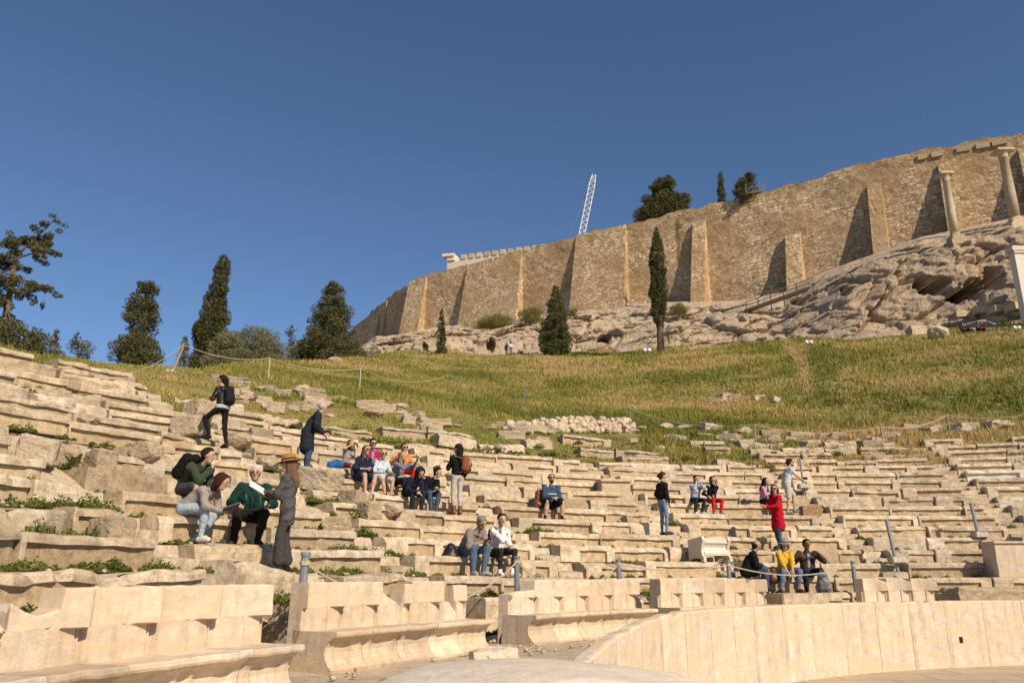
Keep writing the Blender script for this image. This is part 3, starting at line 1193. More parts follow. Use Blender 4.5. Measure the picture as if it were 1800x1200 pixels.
def build_parapet():
    edges = [1030, 1085, 1130, 1165, 1206, 1250, 1291, 1326, 1377, 1426, 1482, 1540, 1598, 1660, 1727, 1796, 1866, 1940]

    def th_of(px):
        lo, hi = 50.0, 171.0
        for _ in range(50):
            m = (lo + hi) / 2
            x, y = pol(PR, m)
            lo, hi = (m, hi) if pix((x, y, 1.0))[0] > px else (lo, m)
        return (lo + hi) / 2
    cuts = [th_of(e) for e in edges]
    HT = [(1030, 0.80), (1085, 0.955), (1130, 1.045), (1165, 1.10), (1206, 1.13), (2000, 1.13)]
    for i in range(len(cuts) - 1):
        ta, tb = cuts[i], cuts[i + 1]
        tm = (ta + tb) / 2
        L = math.radians(ta - tb) * PR - 0.006
        x, y = pol(PR, tm)
        n, v, f = 14, [], []
        hole = (1426 <= (edges[i] + edges[i + 1]) / 2 < 1500)
        for k in range(n + 1):
            u = k / n
            px = edges[i] + (edges[i + 1] - edges[i]) * u
            h = lerp_list(HT, px)
            if px < 1200:
                h += 0.025 * noise.noise(Vector((px * 0.06, 1, 2)))
            h -= max(0, noise.noise(Vector((px * 0.05, 7, 1))) - 0.25) * 0.10
            xx = -L / 2 + L * u
            a = math.radians((ta + tb) / 2) - math.radians(ta) * 0
            sag = PR - math.sqrt(max(0, PR * PR - xx * xx))
            e = 0.012 if k in (0, n) else 0
            for yy, zz in [(0.0 + e - sag, 0.0), (e - sag, h * 0.35), (e - sag, h * 0.7), (e - sag, h - 0.03), (0.02 + e - sag, h - 0.008), (0.05 - sag, h - e * 0.5), (0.15 - sag, h - e * 0.5), (0.19 - sag, h - 0.03), (0.20 - sag, 0.0)]:
                nv = noise.noise_vector(Vector((xx * 3 + i * 9, yy * 3, zz * 3))) * 0.006
                v.append((xx, yy + nv.y, max(0, zz + nv.z) if zz else 0))
        m = 9
        for k in range(n):
            for q in range(m - 1):
                f.append([k * m + q, (k + 1) * m + q, (k + 1) * m + q + 1, k * m + q + 1])
        f += [list(range(m)), [n * m + q for q in range(m)][::-1]]
        root = thing("parapet_slab", "", "marble slab", (x, y, 0), math.radians(tm - 90), "parapet slabs around the orchestra")
        me = mesh_py("slab", v, f)
        link("slab", me, M_PARA, root)
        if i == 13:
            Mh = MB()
            # shade inside a small drain hole, painted as a dark box proud of the face
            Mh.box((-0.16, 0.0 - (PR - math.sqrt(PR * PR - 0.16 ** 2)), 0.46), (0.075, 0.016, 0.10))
            Mh.build("drain_hole_shade", simple("hole_shadow", (0.03, 0.025, 0.02), 1.0, 0.0), root)
        d = "broken sloping" if edges[i] < 1165 else ("streaked" if i % 2 else "veined")
        root["label"] = "%s marble parapet slab, %s from the broken left end" % (d, ORD[i + 1])
        if i == 13:
            root["label"] = "veined marble parapet slab with a small square drain hole"


build_parapet()

# ------------------------------------------------------------------ loose stones


def boulder_mesh(seed, sub=3, flat=0.7, cuts=7):
    r = random.Random(seed)
    bm = bmesh.new()
    bmesh.ops.create_icosphere(bm, subdivisions=sub, radius=1.0)
    planes = []
    for _ in range(cuts):
        d = Vector((r.gauss(0, 1), r.gauss(0, 1), r.gauss(0, 0.8))).normalized()
        planes.append((d, r.uniform(0.55, 0.85)))
    for v in bm.verts:
        p = v.co.copy()
        for d, k in planes:
            t = p.dot(d) - k
            if t > 0:
                p -= d * t * 0.92
        p += noise.noise_vector(p * 1.6 + Vector((seed, 0, 0))) * 0.12 + noise.noise_vector(p * 4 + Vector((0, seed, 0))) * 0.075 + noise.noise_vector(p * 9) * 0.035
        p.z *= flat
        v.co = p
    me = bpy.data.meshes.new("boulder")
    bm.to_mesh(me)
    bm.free()
    return me


BOULD = [boulder_mesh(i, 4, 0.8, 9) for i in range(9)]
for me in BOULD:
    me.materials.append(M_WORN)


def squared_mesh(seed):
    r = random.Random(seed)
    bm = bmesh.new()
    bmesh.ops.create_cube(bm, size=2.0)
    bmesh.ops.subdivide_edges(bm, edges=bm.edges, cuts=8, use_grid_fill=True)
    for v in bm.verts:
        p = v.co
        k = max(abs(p.x), abs(p.y), abs(p.z))
        s = sorted((abs(p.x), abs(p.y), abs(p.z)))
        if s[1] > 0.99:
            p *= 0.955
        p += noise.noise_vector(p * 0.9 + Vector((seed * 2.1, 0, 0))) * 0.13 + noise.noise_vector(p * 2.6 + Vector((0, seed, 0))) * 0.08 + noise.noise_vector(p * 6 + Vector((0, seed, 0))) * 0.035
    me = bpy.data.meshes.new("squared_block")
    bm.to_mesh(me)
    bm.free()
    me.materials.append(M_WORN)
    return me


SQR = [squared_mesh(i) for i in range(8)]


def put_stone(p, sx, sy, sz, rz, label, group, sq=False, name="boulder", tilt=0.15, mat=None):
    me = RNG.choice(SQR if sq else BOULD)
    o = bpy.data.objects.new("fallen_block" if sq else name, me)
    COL.objects.link(o)
    if mat:
        o.material_slots[0].link = 'OBJECT'
        o.material_slots[0].material = mat
    o.scale = (sx / 2, sy / 2, sz / 2)
    o.rotation_euler = (RNG.uniform(-tilt, tilt), RNG.uniform(-tilt, tilt), rz)
    o.location = (p[0], p[1], p[2] + sz * 0.30)
    tag(o, label, "stone block" if sq else "boulder", group)
    return o


def build_stones():
    G = "loose stones scattered in the grass"

    def band(n, x0, x1, f0, f1, lab, smin, smax, squared=0.4):
        for _ in range(n):
            px = RNG.uniform(x0, x1)
            t = RNG.random()
            py = (f0(px) * (1 - t) + f1(px) * t)
            p = on_ground(px, py, 8.0, 60.0)
            s = RNG.uniform(smin, smax)
            sq = RNG.random() < squared
            put_stone(p, s * RNG.uniform(1.0, 1.9), s, s * RNG.uniform(0.5, 0.8), RNG.uniform(-0.6, 0.6), lab, G, sq)
    band(42, 400, 720, lambda x: 672 + (x - 400) * 0.13, lambda x: 722 + (x - 400) * 0.11, "pale weathered stone lying in the grass above the seated family", 0.28, 0.62)
    band(26, 700, 960, lambda x: 728 + (x - 700) * 0.10, lambda x: 755 + (x - 700) * 0.10, "pale weathered stone at the top edge of the middle seating", 0.28, 0.6, 0.6)
    band(24, 1110, 1330, lambda x: 752, lambda x: 800, "weathered stone half buried in grass right of the rubble wall", 0.3, 0.65)
    band(30, 1330, 1600, lambda x: 766, lambda x: 812, "weathered stone in the grass gap above the third wedge", 0.3, 0.65, 0.55)
    band(10, 1600, 1790, lambda x: 748, lambda x: 762, "weathered stone lying in grass above the new marble seats", 0.4, 0.8, 0.7)
    band(12, 560, 980, lambda x: 688, lambda x: 725, "small pale stone in the mown grass below the rope fence", 0.16, 0.36, 0.1)
    band(8, 1255, 1370, lambda x: 697, lambda x: 708, "pale stone of the ruined course in the dry grass", 0.35, 0.6)
    # left: tumbled blocks among the seats
    for i, (px, py, sx, sz, nm) in enumerate([(60, 830, 0.55, 0.4, "a"), (118, 832, 0.5, 0.4, "a"), (250, 835, 0.8, 0.55, "b"), (345, 745, 0.7, 0.45, "a"), (330, 782, 0.75, 0.5, "a"), (420, 800, 0.8, 0.5, "a"),
                                              (455, 790, 0.6, 0.4, "a"), (410, 770, 0.5, 0.3, "a"), (560, 872, 0.9, 0.5, "a"), (690, 925, 0.55, 0.45, "p"), (645, 925, 0.5, 0.4, "a"), (620, 905, 0.6, 0.35, "a"), (170, 850, 0.5, 0.35, "a"),
                                              (470, 840, 0.7, 0.5, "b"), (590, 950, 0.5, 0.3, "a"), (190, 975, 0.5, 0.3, "a"), (120, 700, 0.4, 0.3, "a"), (150, 770, 0.45, 0.3, "a")]):
        p = on_ground(px, py, 5.0, 40.0)
        put_stone(p + Vector((0, 0, 0.22)), sx, sx * 0.7, sz, RNG.uniform(-0.7, 0.7), {"a": "tumbled rough stone among the ruined seats on the left", "b": "big rounded boulder among the ruined seats on the left", "p": "pitted white boulder by the stair below the family"}[nm], "tumbled stones on the left", nm == "a" and i % 4 != 1, mat=M_LICH if i % 3 else M_WORN)
    # named single pieces
    p = on_ground(405, 678); o = put_stone(p, 1.5, 0.9, 0.5, -0.1, "long cut block with a lichen top lying alone on the grass", None, True)
    p = on_ground(590, 640); put_stone(p, 1.6, 1.0, 0.9, 0.2, "pale boulder on the skyline beside the pine", None)
    p = on_ground(650, 722); put_stone(p, 1.2, 0.8, 0.55, 0.2, "flat-topped block propped above the seated family", None, True)
    p = on_ground(532, 698); put_stone(p, 0.9, 0.7, 0.8, 0.3, "brown-faced upright boulder in the grass", None)
    p = on_ground(1652, 596, 40); put_stone(p, 2.2, 1.6, 2.0, 0.3, "round pale boulder near the far sitting couple", None)
    p = on_ground(1612, 592, 40); put_stone(p, 1.8, 1.3, 1.3, 0.1, "squat boulder left of the round pale boulder below the cliff", None, True)
    # blocks near the bottom
    th = row_theta(988, -1); x, y = pol(11.75, 134.5)
    put_stone((x - 0.05, y + 0.1, 0.58), 0.55, 0.5, 0.5, 0.3, "low broken parapet stump beside the sloping slab", None, True, mat=M_PARA)
    q = at(868, 1150, 8.1); put_stone((q.x, q.y, 0.58), 0.42, 0.4, 0.42, 0.2, "small carved moulding fragment between two throne benches", None, True, mat=M_THRONE)
    # worn slab close to the camera
    bm = bmesh.new()
    bmesh.ops.create_cube(bm, size=2.0)
    bmesh.ops.subdivide_edges(bm, edges=bm.edges, cuts=11, use_grid_fill=True)
    for v in bm.verts:
        p = v.co
        top = 1.0 - 0.16 * p.x ** 2 - 0.10 * max(0, p.x - 0.2) - 0.05 * p.y ** 2
        if p.z > 0:
            p.z *= top
        if max(abs(p.x), abs(p.y)) > 0.98 and p.z > 0.5:
            p.z -= 0.08
        p.x *= 1 - 0.10 * max(0, p.z) * (1 if p.x < 0 else 0.4)
        p += noise.noise_vector(p * 1.3) * 0.07 + noise.noise_vector(p * 5) * 0.02
    me = bpy.data.meshes.new("foreground_slab"); bm.to_mesh(me); bm.free()
    for pl in me.polygons:
        pl.use_smooth = True
    o = link("worn_slab", me, M_SLAB, None, (0.14, 3.85, 0.745), (0, 0, 0.05))
    o.scale = (0.86, 0.62, 0.46)
    tag(o, "blurred worn marble slab lying closest to the viewer at the bottom edge", "stone slab")
    # rubble retaining wall
    LOW = [boulder_mesh(50 + i, 2, 0.85, 8) for i in range(6)]
    fs = []
    M = MB()
    rr = random.Random(4)
    for r_ in range(4):
        for i in range(34):
            px = 893 + (1112 - 893) * (i + rr.uniform(-0.4, 0.4)) / 33
            lim = 5 if px > 985 else (1 + (px - 893) / 40)
            if r_ >= lim:
                continue
            base = 757 + (px - 900) * 0.028
            p = on_ground(px, base)
            s = rr.uniform(0.20, 0.40)
            me = LOW[rr.randrange(6)]
            R_ = Matrix.Rotation(rr.uniform(0, 6), 3, 'Z') @ Matrix.Rotation(rr.uniform(-0.6, 0.6), 3, 'X')
            c = Vector((p.x + rr.uniform(-.1, .1), p.y + 0.22 * r_ + rr.uniform(-.1, .1), p.z + 0.10 + 0.21 * r_))
            M.add([c + R_ @ (v.co * s * 0.62) for v in me.vertices], [list(pl.vertices) for pl in me.polygons])
    o = M.build("rubble_wall", M_WORN)
    tag(o, "low dry-stone rubble wall at the foot of the grass slope", "rubble wall")
    # upright pale pedestal beside the third stair
    th = row_theta(1058, 8, 0.2)
    x, y = pol(row_r(7) + 0.1, th)
    M = MB(); M.box((0, 0.35, 0.34), (0.92, 0.7, 0.72)); M.box((0.0, 0.33, 0.74), (1.02, 0.8, 0.09)); M.box((-0.2, 0.3, 0.80), (0.4, 0.5, 0.06))
    o = M.build("marble_pedestal", M_COLM, None, False, (x, y, row_z(6, th) - 0.02), (0, 0, math.radians(th - 90) - 0.25))
    bev(o, 0.015)
    tag(o, "tall squared marble pedestal block standing among the seats", "pedestal")
    th = row_theta(1412, 9, 0.0)
    x, y = pol(row_r(9) - 0.1, th)
    M = MB(); M.box((0, 0.3, 0.3), (0.75, 0.3, 0.75), Matrix.Rotation(-0.3, 3, 'X'))
    o = M.build("leaning_slab", M_COLM, None, False, (x, y, row_z(8, th)), (0, 0, math.radians(th - 90)))
    bev(o, 0.02)
    tag(o, "white marble slab with a broken corner leaning behind the man in shorts", "marble slab")
    # big blocks at the right edge
    th = row_theta(1775, 1, 0.0)
    x, y = pol(row_r(0) + 0.05, th)
    M = MB(); M.box((0, 0.45, 0.42), (1.9, 0.9, 0.84)); M.box((0.03, 0.43, 0.87), (1.98, 0.96, 0.07))
    o = M.build("marble_block", M_PARA, None, False, (x + 0.3, y, row_z(0, th) - 0.02), (0, 0, math.radians(th - 90) - 0.1))
    bev(o, 0.02)
    tag(o, "large honey-coloured marble block with a cracked corner at the right edge", "marble block")
    th = row_theta(1800, 3, 0.0)
    x, y = pol(row_r(2) + 0.1, th)
    M = MB(); M.box((0, 0.2, 0.55), (0.5, 0.35, 1.15), Matrix.Rotation(-0.28, 3, 'Y'))
    o = M.build("leaning_slab", M_PARA, None, False, (x + 0.35, y, row_z(1, th) + 0.1), (0, 0, math.radians(th - 90)))
    bev(o, 0.03)
    tag(o, "honey-coloured slab leaning above the large marble block", "marble slab")
    x, y = pol(15.0, row_theta(1702, -1))
    o = put_stone((x, y, 0.66), 1.7, 0.75, 0.80, math.radians(row_theta(1702, -1) - 90), "long pitted grey block in front of the right-hand seats", None, True, tilt=0.02)
    # foot block below the three sitting visitors
    th = row_theta(1398, -1)
    x, y = pol(15.0, th)
    M = MB(); M.box((0, 0.3, 0.39), (1.6, 0.62, 0.74))
    o = M.build("footing_block", M_SEAT, None, False, (x, y, 0.42), (0, 0, math.radians(th - 90)))
    bev(o, 0.02)
    tag(o, "plain squared block under the feet of the three sitting visitors", "stone block")
    # carved white chair lying in front of the third stair
    th = row_theta(1231, 2, 0.0)
    x, y = pol(row_r(1) + 0.08, th)
    side = [(0.0, 0.0), (0.10, 0.0), (0.13, 0.08), (0.30, 0.10), (0.50, 0.08), (0.60, 0.0), (0.62, 0.55), (0.22, 0.60), (0.05, 0.62), (0.0, 0.52), (0.05, 0.42), (0.09, 0.30), (0.06, 0.16), (0.0, 0.12)]
    root = thing("carved_seat", "white carved marble seat with scrolled front standing on the second row", "carved seat", (x, y, row_z(1, th)), math.radians(th - 90) + 0.05)
    v, f = [], []
    for xx in (-0.42, -0.34):
        v += [(xx, yy, zz) for yy, zz in side]
    m = len(side)
    for x0 in (-0.44, 0.36):
        vs = [(x0, yy, zz) for yy, zz in side] + [(x0 + 0.08, yy, zz) for yy, zz in side]
        fs = [[k, (k + 1) % m, m + (k + 1) % m, m + k] for k in range(m)] + [list(range(m))[::-1], [m + k for k in range(m)]]
        M = MB(); M.add(vs, fs); M.build("side_scroll", M_NEW, root)
    inner = [(0.05, 0.16), (0.04, 0.22), (0.10, 0.30), (0.12, 0.36), (0.08, 0.43), (0.06, 0.45), (0.04, 0.46), (0.04, 0.49), (0.07, 0.50), (0.06, 0.57), (0.10, 0.59), (0.58, 0.56), (0.58, 0.16)]
    m = len(inner)
    M = MB()
    vs = [(-0.36, yy, zz) for yy, zz in inner] + [(0.36, yy, zz) for yy, zz in inner]
    fs = [[k, (k + 1) % m, m + (k + 1) % m, m + k] for k in range(m)] + [list(range(m))[::-1], [m + k for k in range(m)]]
    M.add(vs, fs)
    M.build("front_panel", M_NEW, root)
    # little stack of clay bricks
    th = row_theta(1412, 6, 0.0)
    x, y = pol(row_r(6) - 0.45, th)
    M = MB()
    for k in range(5):
        M.box((RNG.uniform(-.02, .02), 0, 0.03 + 0.062 * k), (0.62, 0.28, 0.052))
    o = M.build("brick_stack", M_BRICK, None, False, (x, y, row_z(5, th)), (0, 0, math.radians(th - 90)))
    tag(o, "small stack of flat clay bricks filling a stair near the man in shorts", "brick stack")


def bev(o, w, seg=2):
    bm = bmesh.new(); bm.from_mesh(o.data)
    bmesh.ops.recalc_face_normals(bm, faces=bm.faces)
    bmesh.ops.bevel(bm, geom=list(bm.edges), offset=w, segments=seg, affect='EDGES', clamp_overlap=True)
    bmesh.ops.subdivide_edges(bm, edges=[e for e in bm.edges if e.calc_length() > 0.25], cuts=3, use_grid_fill=True)
    for v in bm.verts:
        v.co += noise.noise_vector(v.co * 5) * 0.012
    bm.to_mesh(o.data); bm.free()


build_stones()

# ------------------------------------------------------------------ foliage
def quads(cen, size, seed, up=0.0):
    """randomly turned leaf faces at the given centres"""
    rg = np.random.default_rng(seed)
    n = len(cen)
    d = rg.normal(size=(n, 3)); d /= np.linalg.norm(d, axis=1)[:, None] + 1e-9
    e = rg.normal(size=(n, 3)); e[:, 2] += up
    e -= (e * d).sum(1)[:, None] * d
    e /= np.linalg.norm(e, axis=1)[:, None] + 1e-9
    f = np.cross(d, e)
    s = (size * rg.uniform(0.6, 1.3, n))[:, None]
    v = np.stack([cen - f * s * 0.32, cen + e * s * 0.5 - f * s * 0.1, cen + f * s * 0.32 + e * s * 0.15, cen - e * s * 0.5], 1).reshape(-1, 3)
    return v, np.arange(4 * n).reshape(n, 4)


def crown_mesh(clumps, per, size, seed, up=0.0, core=0.55):
    """clumps: (x, y, z, rx, ry, rz)"""
    rg = np.random.default_rng(seed)
    C = []
    for c in clumps:
        k = max(8, int(per * (c[3] * c[5]) / (0.5 * 0.5)))
        p = rg.normal(size=(k, 3)); p /= np.linalg.norm(p, axis=1)[:, None]
        p *= (rg.uniform(0.25, 1.0, k) ** 0.45)[:, None]
        C.append(np.array(c[:3]) + p * np.array(c[3:6]))
    C = np.concatenate(C)
    v, f = quads(C, np.full(len(C), size), seed + 1, up)
    return mesh_np("crown", v, f)


def profile_tree(name, label, cat, prof, y, mat, leaf, per, ragged, trunk=None, group=None, seed=1, nclump=90, base=None, fine=1.0):
    """prof: (row, left, right) of the crown as surveyed at distance y"""
    rg = random.Random(seed)
    pr = []
    for py, xl, xr in prof:
        a, b = at(xl, py, y), at(xr, py, y)
        pr.append((a.z, (a.x + b.x) / 2, (b.x - a.x) / 2 * (1.24 if ragged > 0.5 else 1.08)))
    pr.sort()
    z0, z1 = pr[0][0], pr[-1][0]

    def sec(z):
        for (za, ca, ra), (zb, cb, rb) in zip(pr[:-1], pr[1:]):
            if z <= zb:
                t = (z - za) / max(1e-6, zb - za)
                return ca + (cb - ca) * t, ra + (rb - ra) * t
        return pr[-1][1], pr[-1][2]
    cl = []
    for i in range(nclump):
        z = z0 + (z1 - z0) * rg.random() ** 0.95
        c, r = sec(z)
        a = rg.uniform(0, 2 * PI)
        k = rg.uniform(0.35, 1.0) ** 0.5
        cr = max(0.12, r * rg.uniform(0.16, 0.34) * (1 + ragged * 0.4))
        q = max(0.0, r * (1 + ragged * rg.uniform(-0.35, 0.18)) - cr * 0.7) * k
        cl.append((c + q * math.cos(a), y + q * math.sin(a), z, cr, cr, cr * (1.5 if ragged < 0.3 else 0.75)))
    for i in range(14):
        z = z0 + (z1 - z0) * (i + 0.5) / 14
        c, r = sec(z)
        rr = r * (0.72 if ragged < 0.5 else 0.45)
        cl.append((c, y, z, rr, rr, (z1 - z0) / 16))
    b = base if base is not None else z0 - 1.5
    cx0, _ = sec(z0)
    root = thing(name, label, cat, (cx0, y, b), 0, group)
    cl = [(c[0] - cx0, c[1] - y, c[2] - b, c[3], c[4], c[5]) for c in cl]
    me = crown_mesh(cl, per * 3.2, leaf * 0.52, seed, 0.6 if ragged < 0.3 else 0.0)
    link("crown", me, mat, root)
    M = MB()
    zt = z0 + (z1 - z0) * 0.75
    ct, _ = sec(zt)
    r0 = trunk or max(0.12, (z1 - z0) * 0.022)
    M.tube([(0, 0, -0.6), (0.02, 0, (zt - b) * 0.4), (ct - cx0, 0, zt - b)], [r0 * 1.15, r0 * 0.85, r0 * 0.3], 8)
    for k in range(9):
        z = z0 + (zt - z0) * rg.random()
        c, r = sec(z)
        a = rg.uniform(0, 2 * PI)
        M.tube([(c - cx0, 0, z - b - 0.2 * r), (c - cx0 + math.cos(a) * r * 0.7, math.sin(a) * r * 0.7, z - b + 0.15 * r)], [r0 * 0.35, r0 * 0.12], 5)
    M.build("trunk", M_BARK, root)
    return root


def build_trees():
    P = profile_tree
    P("pine_tree", "broad dense dark evergreen with a ragged flat top left of the tall leaning cypress", "tree", [(496, 243, 276), (515, 238, 279), (530, 222, 268), (548, 228, 284), (570, 216, 277), (595, 217, 270), (615, 205, 284), (640, 202, 283)], 58, M_PINE, 0.26, 60, 0.8, None, None, 3, 130)
    P("cypress_tree", "tall cypress with slanting left edge rising above the olive bushes", "tree", [(452, 387, 403), (470, 378, 405), (500, 369, 404), (530, 358, 403), (560, 348, 402), (600, 336, 400), (655, 330, 398)], 74, M_CYP, 0.30, 60, 0.22, None, None, 4, 190)
    P("cypress_tree", "short dark cypress at the left foot of the tall leaning cypress", "tree", [(592, 321, 330), (610, 315, 334), (645, 308, 338)], 66, M_CYP, 0.24, 60, 0.3, None, None, 5, 60)
    P("olive_tree", "grey-green olive bush just right of the tall leaning cypress", "olive tree", [(582, 392, 412), (596, 378, 425), (615, 366, 432), (648, 364, 436)], 62, M_OLIVE, 0.20, 70, 0.6, None, None, 6, 70)
    P("olive_tree", "wide rounded grey-green olive tree between cypress and pine", "olive tree", [(578, 428, 462), (590, 415, 482), (608, 410, 492), (645, 410, 500)], 64, M_OLIVE, 0.20, 70, 0.55, None, None, 7, 90)
    P("pine_tree", "thin young conifer between the olive tree and the big pine", "tree", [(571, 510, 516), (585, 502, 522), (600, 505, 520), (612, 498, 524), (645, 496, 528)], 80, M_PINE, 0.24, 45, 0.8, None, None, 8, 50)
    P("pine_tree", "large dark pine in front of the left end of the fortress wall", "tree", [(498, 574, 596), (515, 566, 606), (535, 560, 604), (550, 552, 614), (570, 546, 606), (590, 536, 622), (610, 526, 628), (648, 520, 640)], 84, M_PINE, 0.34, 45, 0.85, None, None, 9, 150)
    P("pine_tree", "small conifer on the left skyline beside the contorted pine", "tree", [(580, 97, 107), (595, 90, 106), (625, 76, 112)], 42, M_PINE, 0.20, 50, 0.8, None, None, 10, 40)
    P("pine_tree", "small spreading conifer alone on the left skyline", "tree", [(585, 133, 139), (598, 124, 146), (606, 118, 166), (618, 124, 160), (640, 128, 156)], 42, M_PINE, 0.20, 40, 0.9, None, None, 11, 45)
    P("pine_tree", "low dark conifer clump below the contorted pine", "tree", [(570, 8, 50), (585, 0, 66), (602, -18, 80), (630, -30, 84)], 36, M_PINE, 0.22, 45, 0.8, None, None, 12, 70)
    # contorted pine at the left edge: leaning trunk with separate boughs
    y = 38
    clumps = [(96, 384, 11, 5), (84, 396, 11, 6), (74, 408, 14, 8), (60, 418, 20, 9), (40, 424, 18, 9), (18, 416, 12, 5), (66, 432, 22, 10), (88, 436, 14, 7), (98, 440, 8, 5), (40, 438, 24, 9), (12, 440, 18, 8), (74, 446, 12, 7), (80, 458, 9, 6), (66, 456, 10, 6), (20, 456, 24, 9), (4, 464, 20, 10), (36, 466, 12, 6),
              (20, 492, 24, 9), (-6, 498, 22, 10), (42, 500, 18, 9), (62, 506, 20, 9), (84, 512, 14, 6), (98, 516, 8, 4), (50, 518, 16, 8), (62, 530, 7, 7), (18, 512, 14, 8), (-8, 520, 20, 10), (8, 540, 16, 10), (20, 556, 14, 8), (-10, 560, 18, 12), (24, 574, 14, 8)]
    b = at(8, 612, y)
    root = thing("pine_tree", "contorted open pine with a pale leaning trunk at the left edge", "tree", b)
    rg = random.Random(2)
    cl = []
    for px, py, w, h in clumps:
        p = at(px, py, y) - b
        k = y / 1345
        for q in range(4):
            cl.append((p.x + rg.uniform(-.6, .6) * w * k, rg.uniform(-0.8, 0.8), p.z + rg.uniform(-.5, .5) * h * k, w * k * 0.62, w * k * 0.65, h * k * 0.85))
    link("crown", crown_mesh(cl, 620, 0.10, 31), M_PINE, root)
    M = MB()
    T = [at(px, py, y) - b for px, py in [(-2, 640), (6, 600), (10, 560), (16, 520), (22, 480), (30, 450), (50, 428), (74, 408), (96, 386)]]
    M.tube(T, [0.22, 0.19, 0.17, 0.15, 0.12, 0.09, 0.06, 0.04, 0.02], 8)
    for px0, py0, px1, py1 in [(22, 485, 88, 512), (17, 512, 60, 528), (28, 455, 90, 438), (26, 462, -6, 464), (20, 495, -8, 500), (12, 550, -10, 560), (12, 545, 24, 572), (48, 430, 16, 418)]:
        p, q = at(px0, py0, y) - b, at(px1, py1, y) - b
        mid = (p + q) / 2 + Vector((0, rg.uniform(-.5, .5), 0.1))
        M.tube([p, mid, q], [0.055, 0.04, 0.015], 6)
    M.build("trunk", M_BARK, root)
    # cypresses on the slope below the wall
    P("cypress_tree", "slim small cypress standing against the pale rock below the first bastion", "tree", [(544, 775, 780), (565, 769, 783), (600, 764, 786), (632, 761, 786)], 106, M_CYP, 0.34, 40, 0.2, None, None, 13, 80, ground(-10, 106) - 0.5)
    P("cypress_tree", "broad conical cypress in the middle of the grass edge", "tree", [(504, 972, 984), (520, 966, 988), (545, 957, 994), (575, 951, 1001), (605, 947, 1005), (626, 950, 1004)], 104, M_CYP, 0.36, 42, 0.3, None, None, 14, 190, ground(6, 104) - 0.5)
    b = on_ground(1160, 612, 60)
    P("cypress_tree", "tallest slender cypress with a bare trunk in front of the wall", "tree", [(402, 1150, 1156), (415, 1146, 1161), (435, 1142, 1166), (470, 1140, 1171), (510, 1140, 1174), (545, 1142, 1174), (562, 1146, 1170), (578, 1154, 1166)], 93, M_CYP, 0.32, 46, 0.16, 0.42, None, 15, 230, ground(18, 93) - 0.3)
    # trees on the plateau behind the wall
    ztop = at(1165, 390, 140)
    P("pine_tree", "big dark pine behind the fortress wall right of the crane", "tree", [(314, 1156, 1182), (328, 1146, 1186), (342, 1144, 1184), (354, 1134, 1202), (368, 1128, 1212), (385, 1122, 1216), (400, 1122, 1216)], 140, M_PINE, 0.55, 30, 0.7, None, None, 16, 130)
    P("cypress_tree", "small narrow cypress standing alone on top of the wall", "tree", [(303, 1263, 1269), (315, 1260, 1273), (355, 1261, 1278), (372, 1262, 1278)], 130, M_CYP, 0.40, 34, 0.2, None, None, 17, 70)
    P("pine_tree", "small round-headed pine by the scaffold on the wall top", "tree", [(305, 1310, 1323), (318, 1298, 1330), (330, 1292, 1336), (348, 1290, 1330), (360, 1292, 1326)], 124, M_PINE, 0.42, 32, 0.8, None, None, 18, 60)
    # shrubs
    for nm, lab, prof, y, mat, sd in [
        ("shrub", "yellow-green shrub at the foot of the third bastion", [(541, 930, 944), (549, 914, 952), (566, 906, 956)], 132, M_BUSH, 21),
        ("shrub", "olive-green scrub at the foot of the wall left of the broad cypress", [(556, 862, 884), (566, 842, 900), (582, 832, 908)], 138, M_BUSH, 22),
        ("shrub", "green shrub by the slim small cypress at the wall foot", [(570, 815, 828), (585, 806, 834), (594, 806, 836)], 144, M_BUSH, 23),
        ("shrub", "small bright shrub right of the broad conical cypress", [(544, 1000, 1016), (552, 992, 1020), (562, 992, 1020)], 126, M_BUSH, 24),
        ("shrub", "yellow flowering shrub at the foot of the slim buttress", [(534, 1182, 1200), (542, 1176, 1208), (552, 1176, 1208)], 114, M_BUSH, 25),
        ("hanging_shrub", "trailing green shrub growing from a crack high in the wall", [(384, 1186, 1194), (395, 1182, 1200), (415, 1184, 1198), (440, 1190, 1198), (458, 1188, 1196)], 122.5, M_BUSH, 26),
        ("shrub", "dark shrub on the right rock ledge above the grass", [(590, 1640, 1662), (598, 1630, 1670), (606, 1630, 1670)], 76, M_CYP, 27),
        ("shrub", "dark low shrub beside the far sitting couple", [(578, 1724, 1744), (588, 1716, 1752), (600, 1716, 1752)], 75, M_BUSH, 28),
        ("shrub", "dark leafy shrub at the base of the tallest cypress", [(572, 1170, 1176), (585, 1168, 1182), (600, 1168, 1182)], 92, M_CYP, 29)]:
        P(nm, lab, "shrub", prof, y, mat, 0.30 if y > 100 else 0.22, 26, 1.0, 0.05, None, sd, 40)


build_trees()


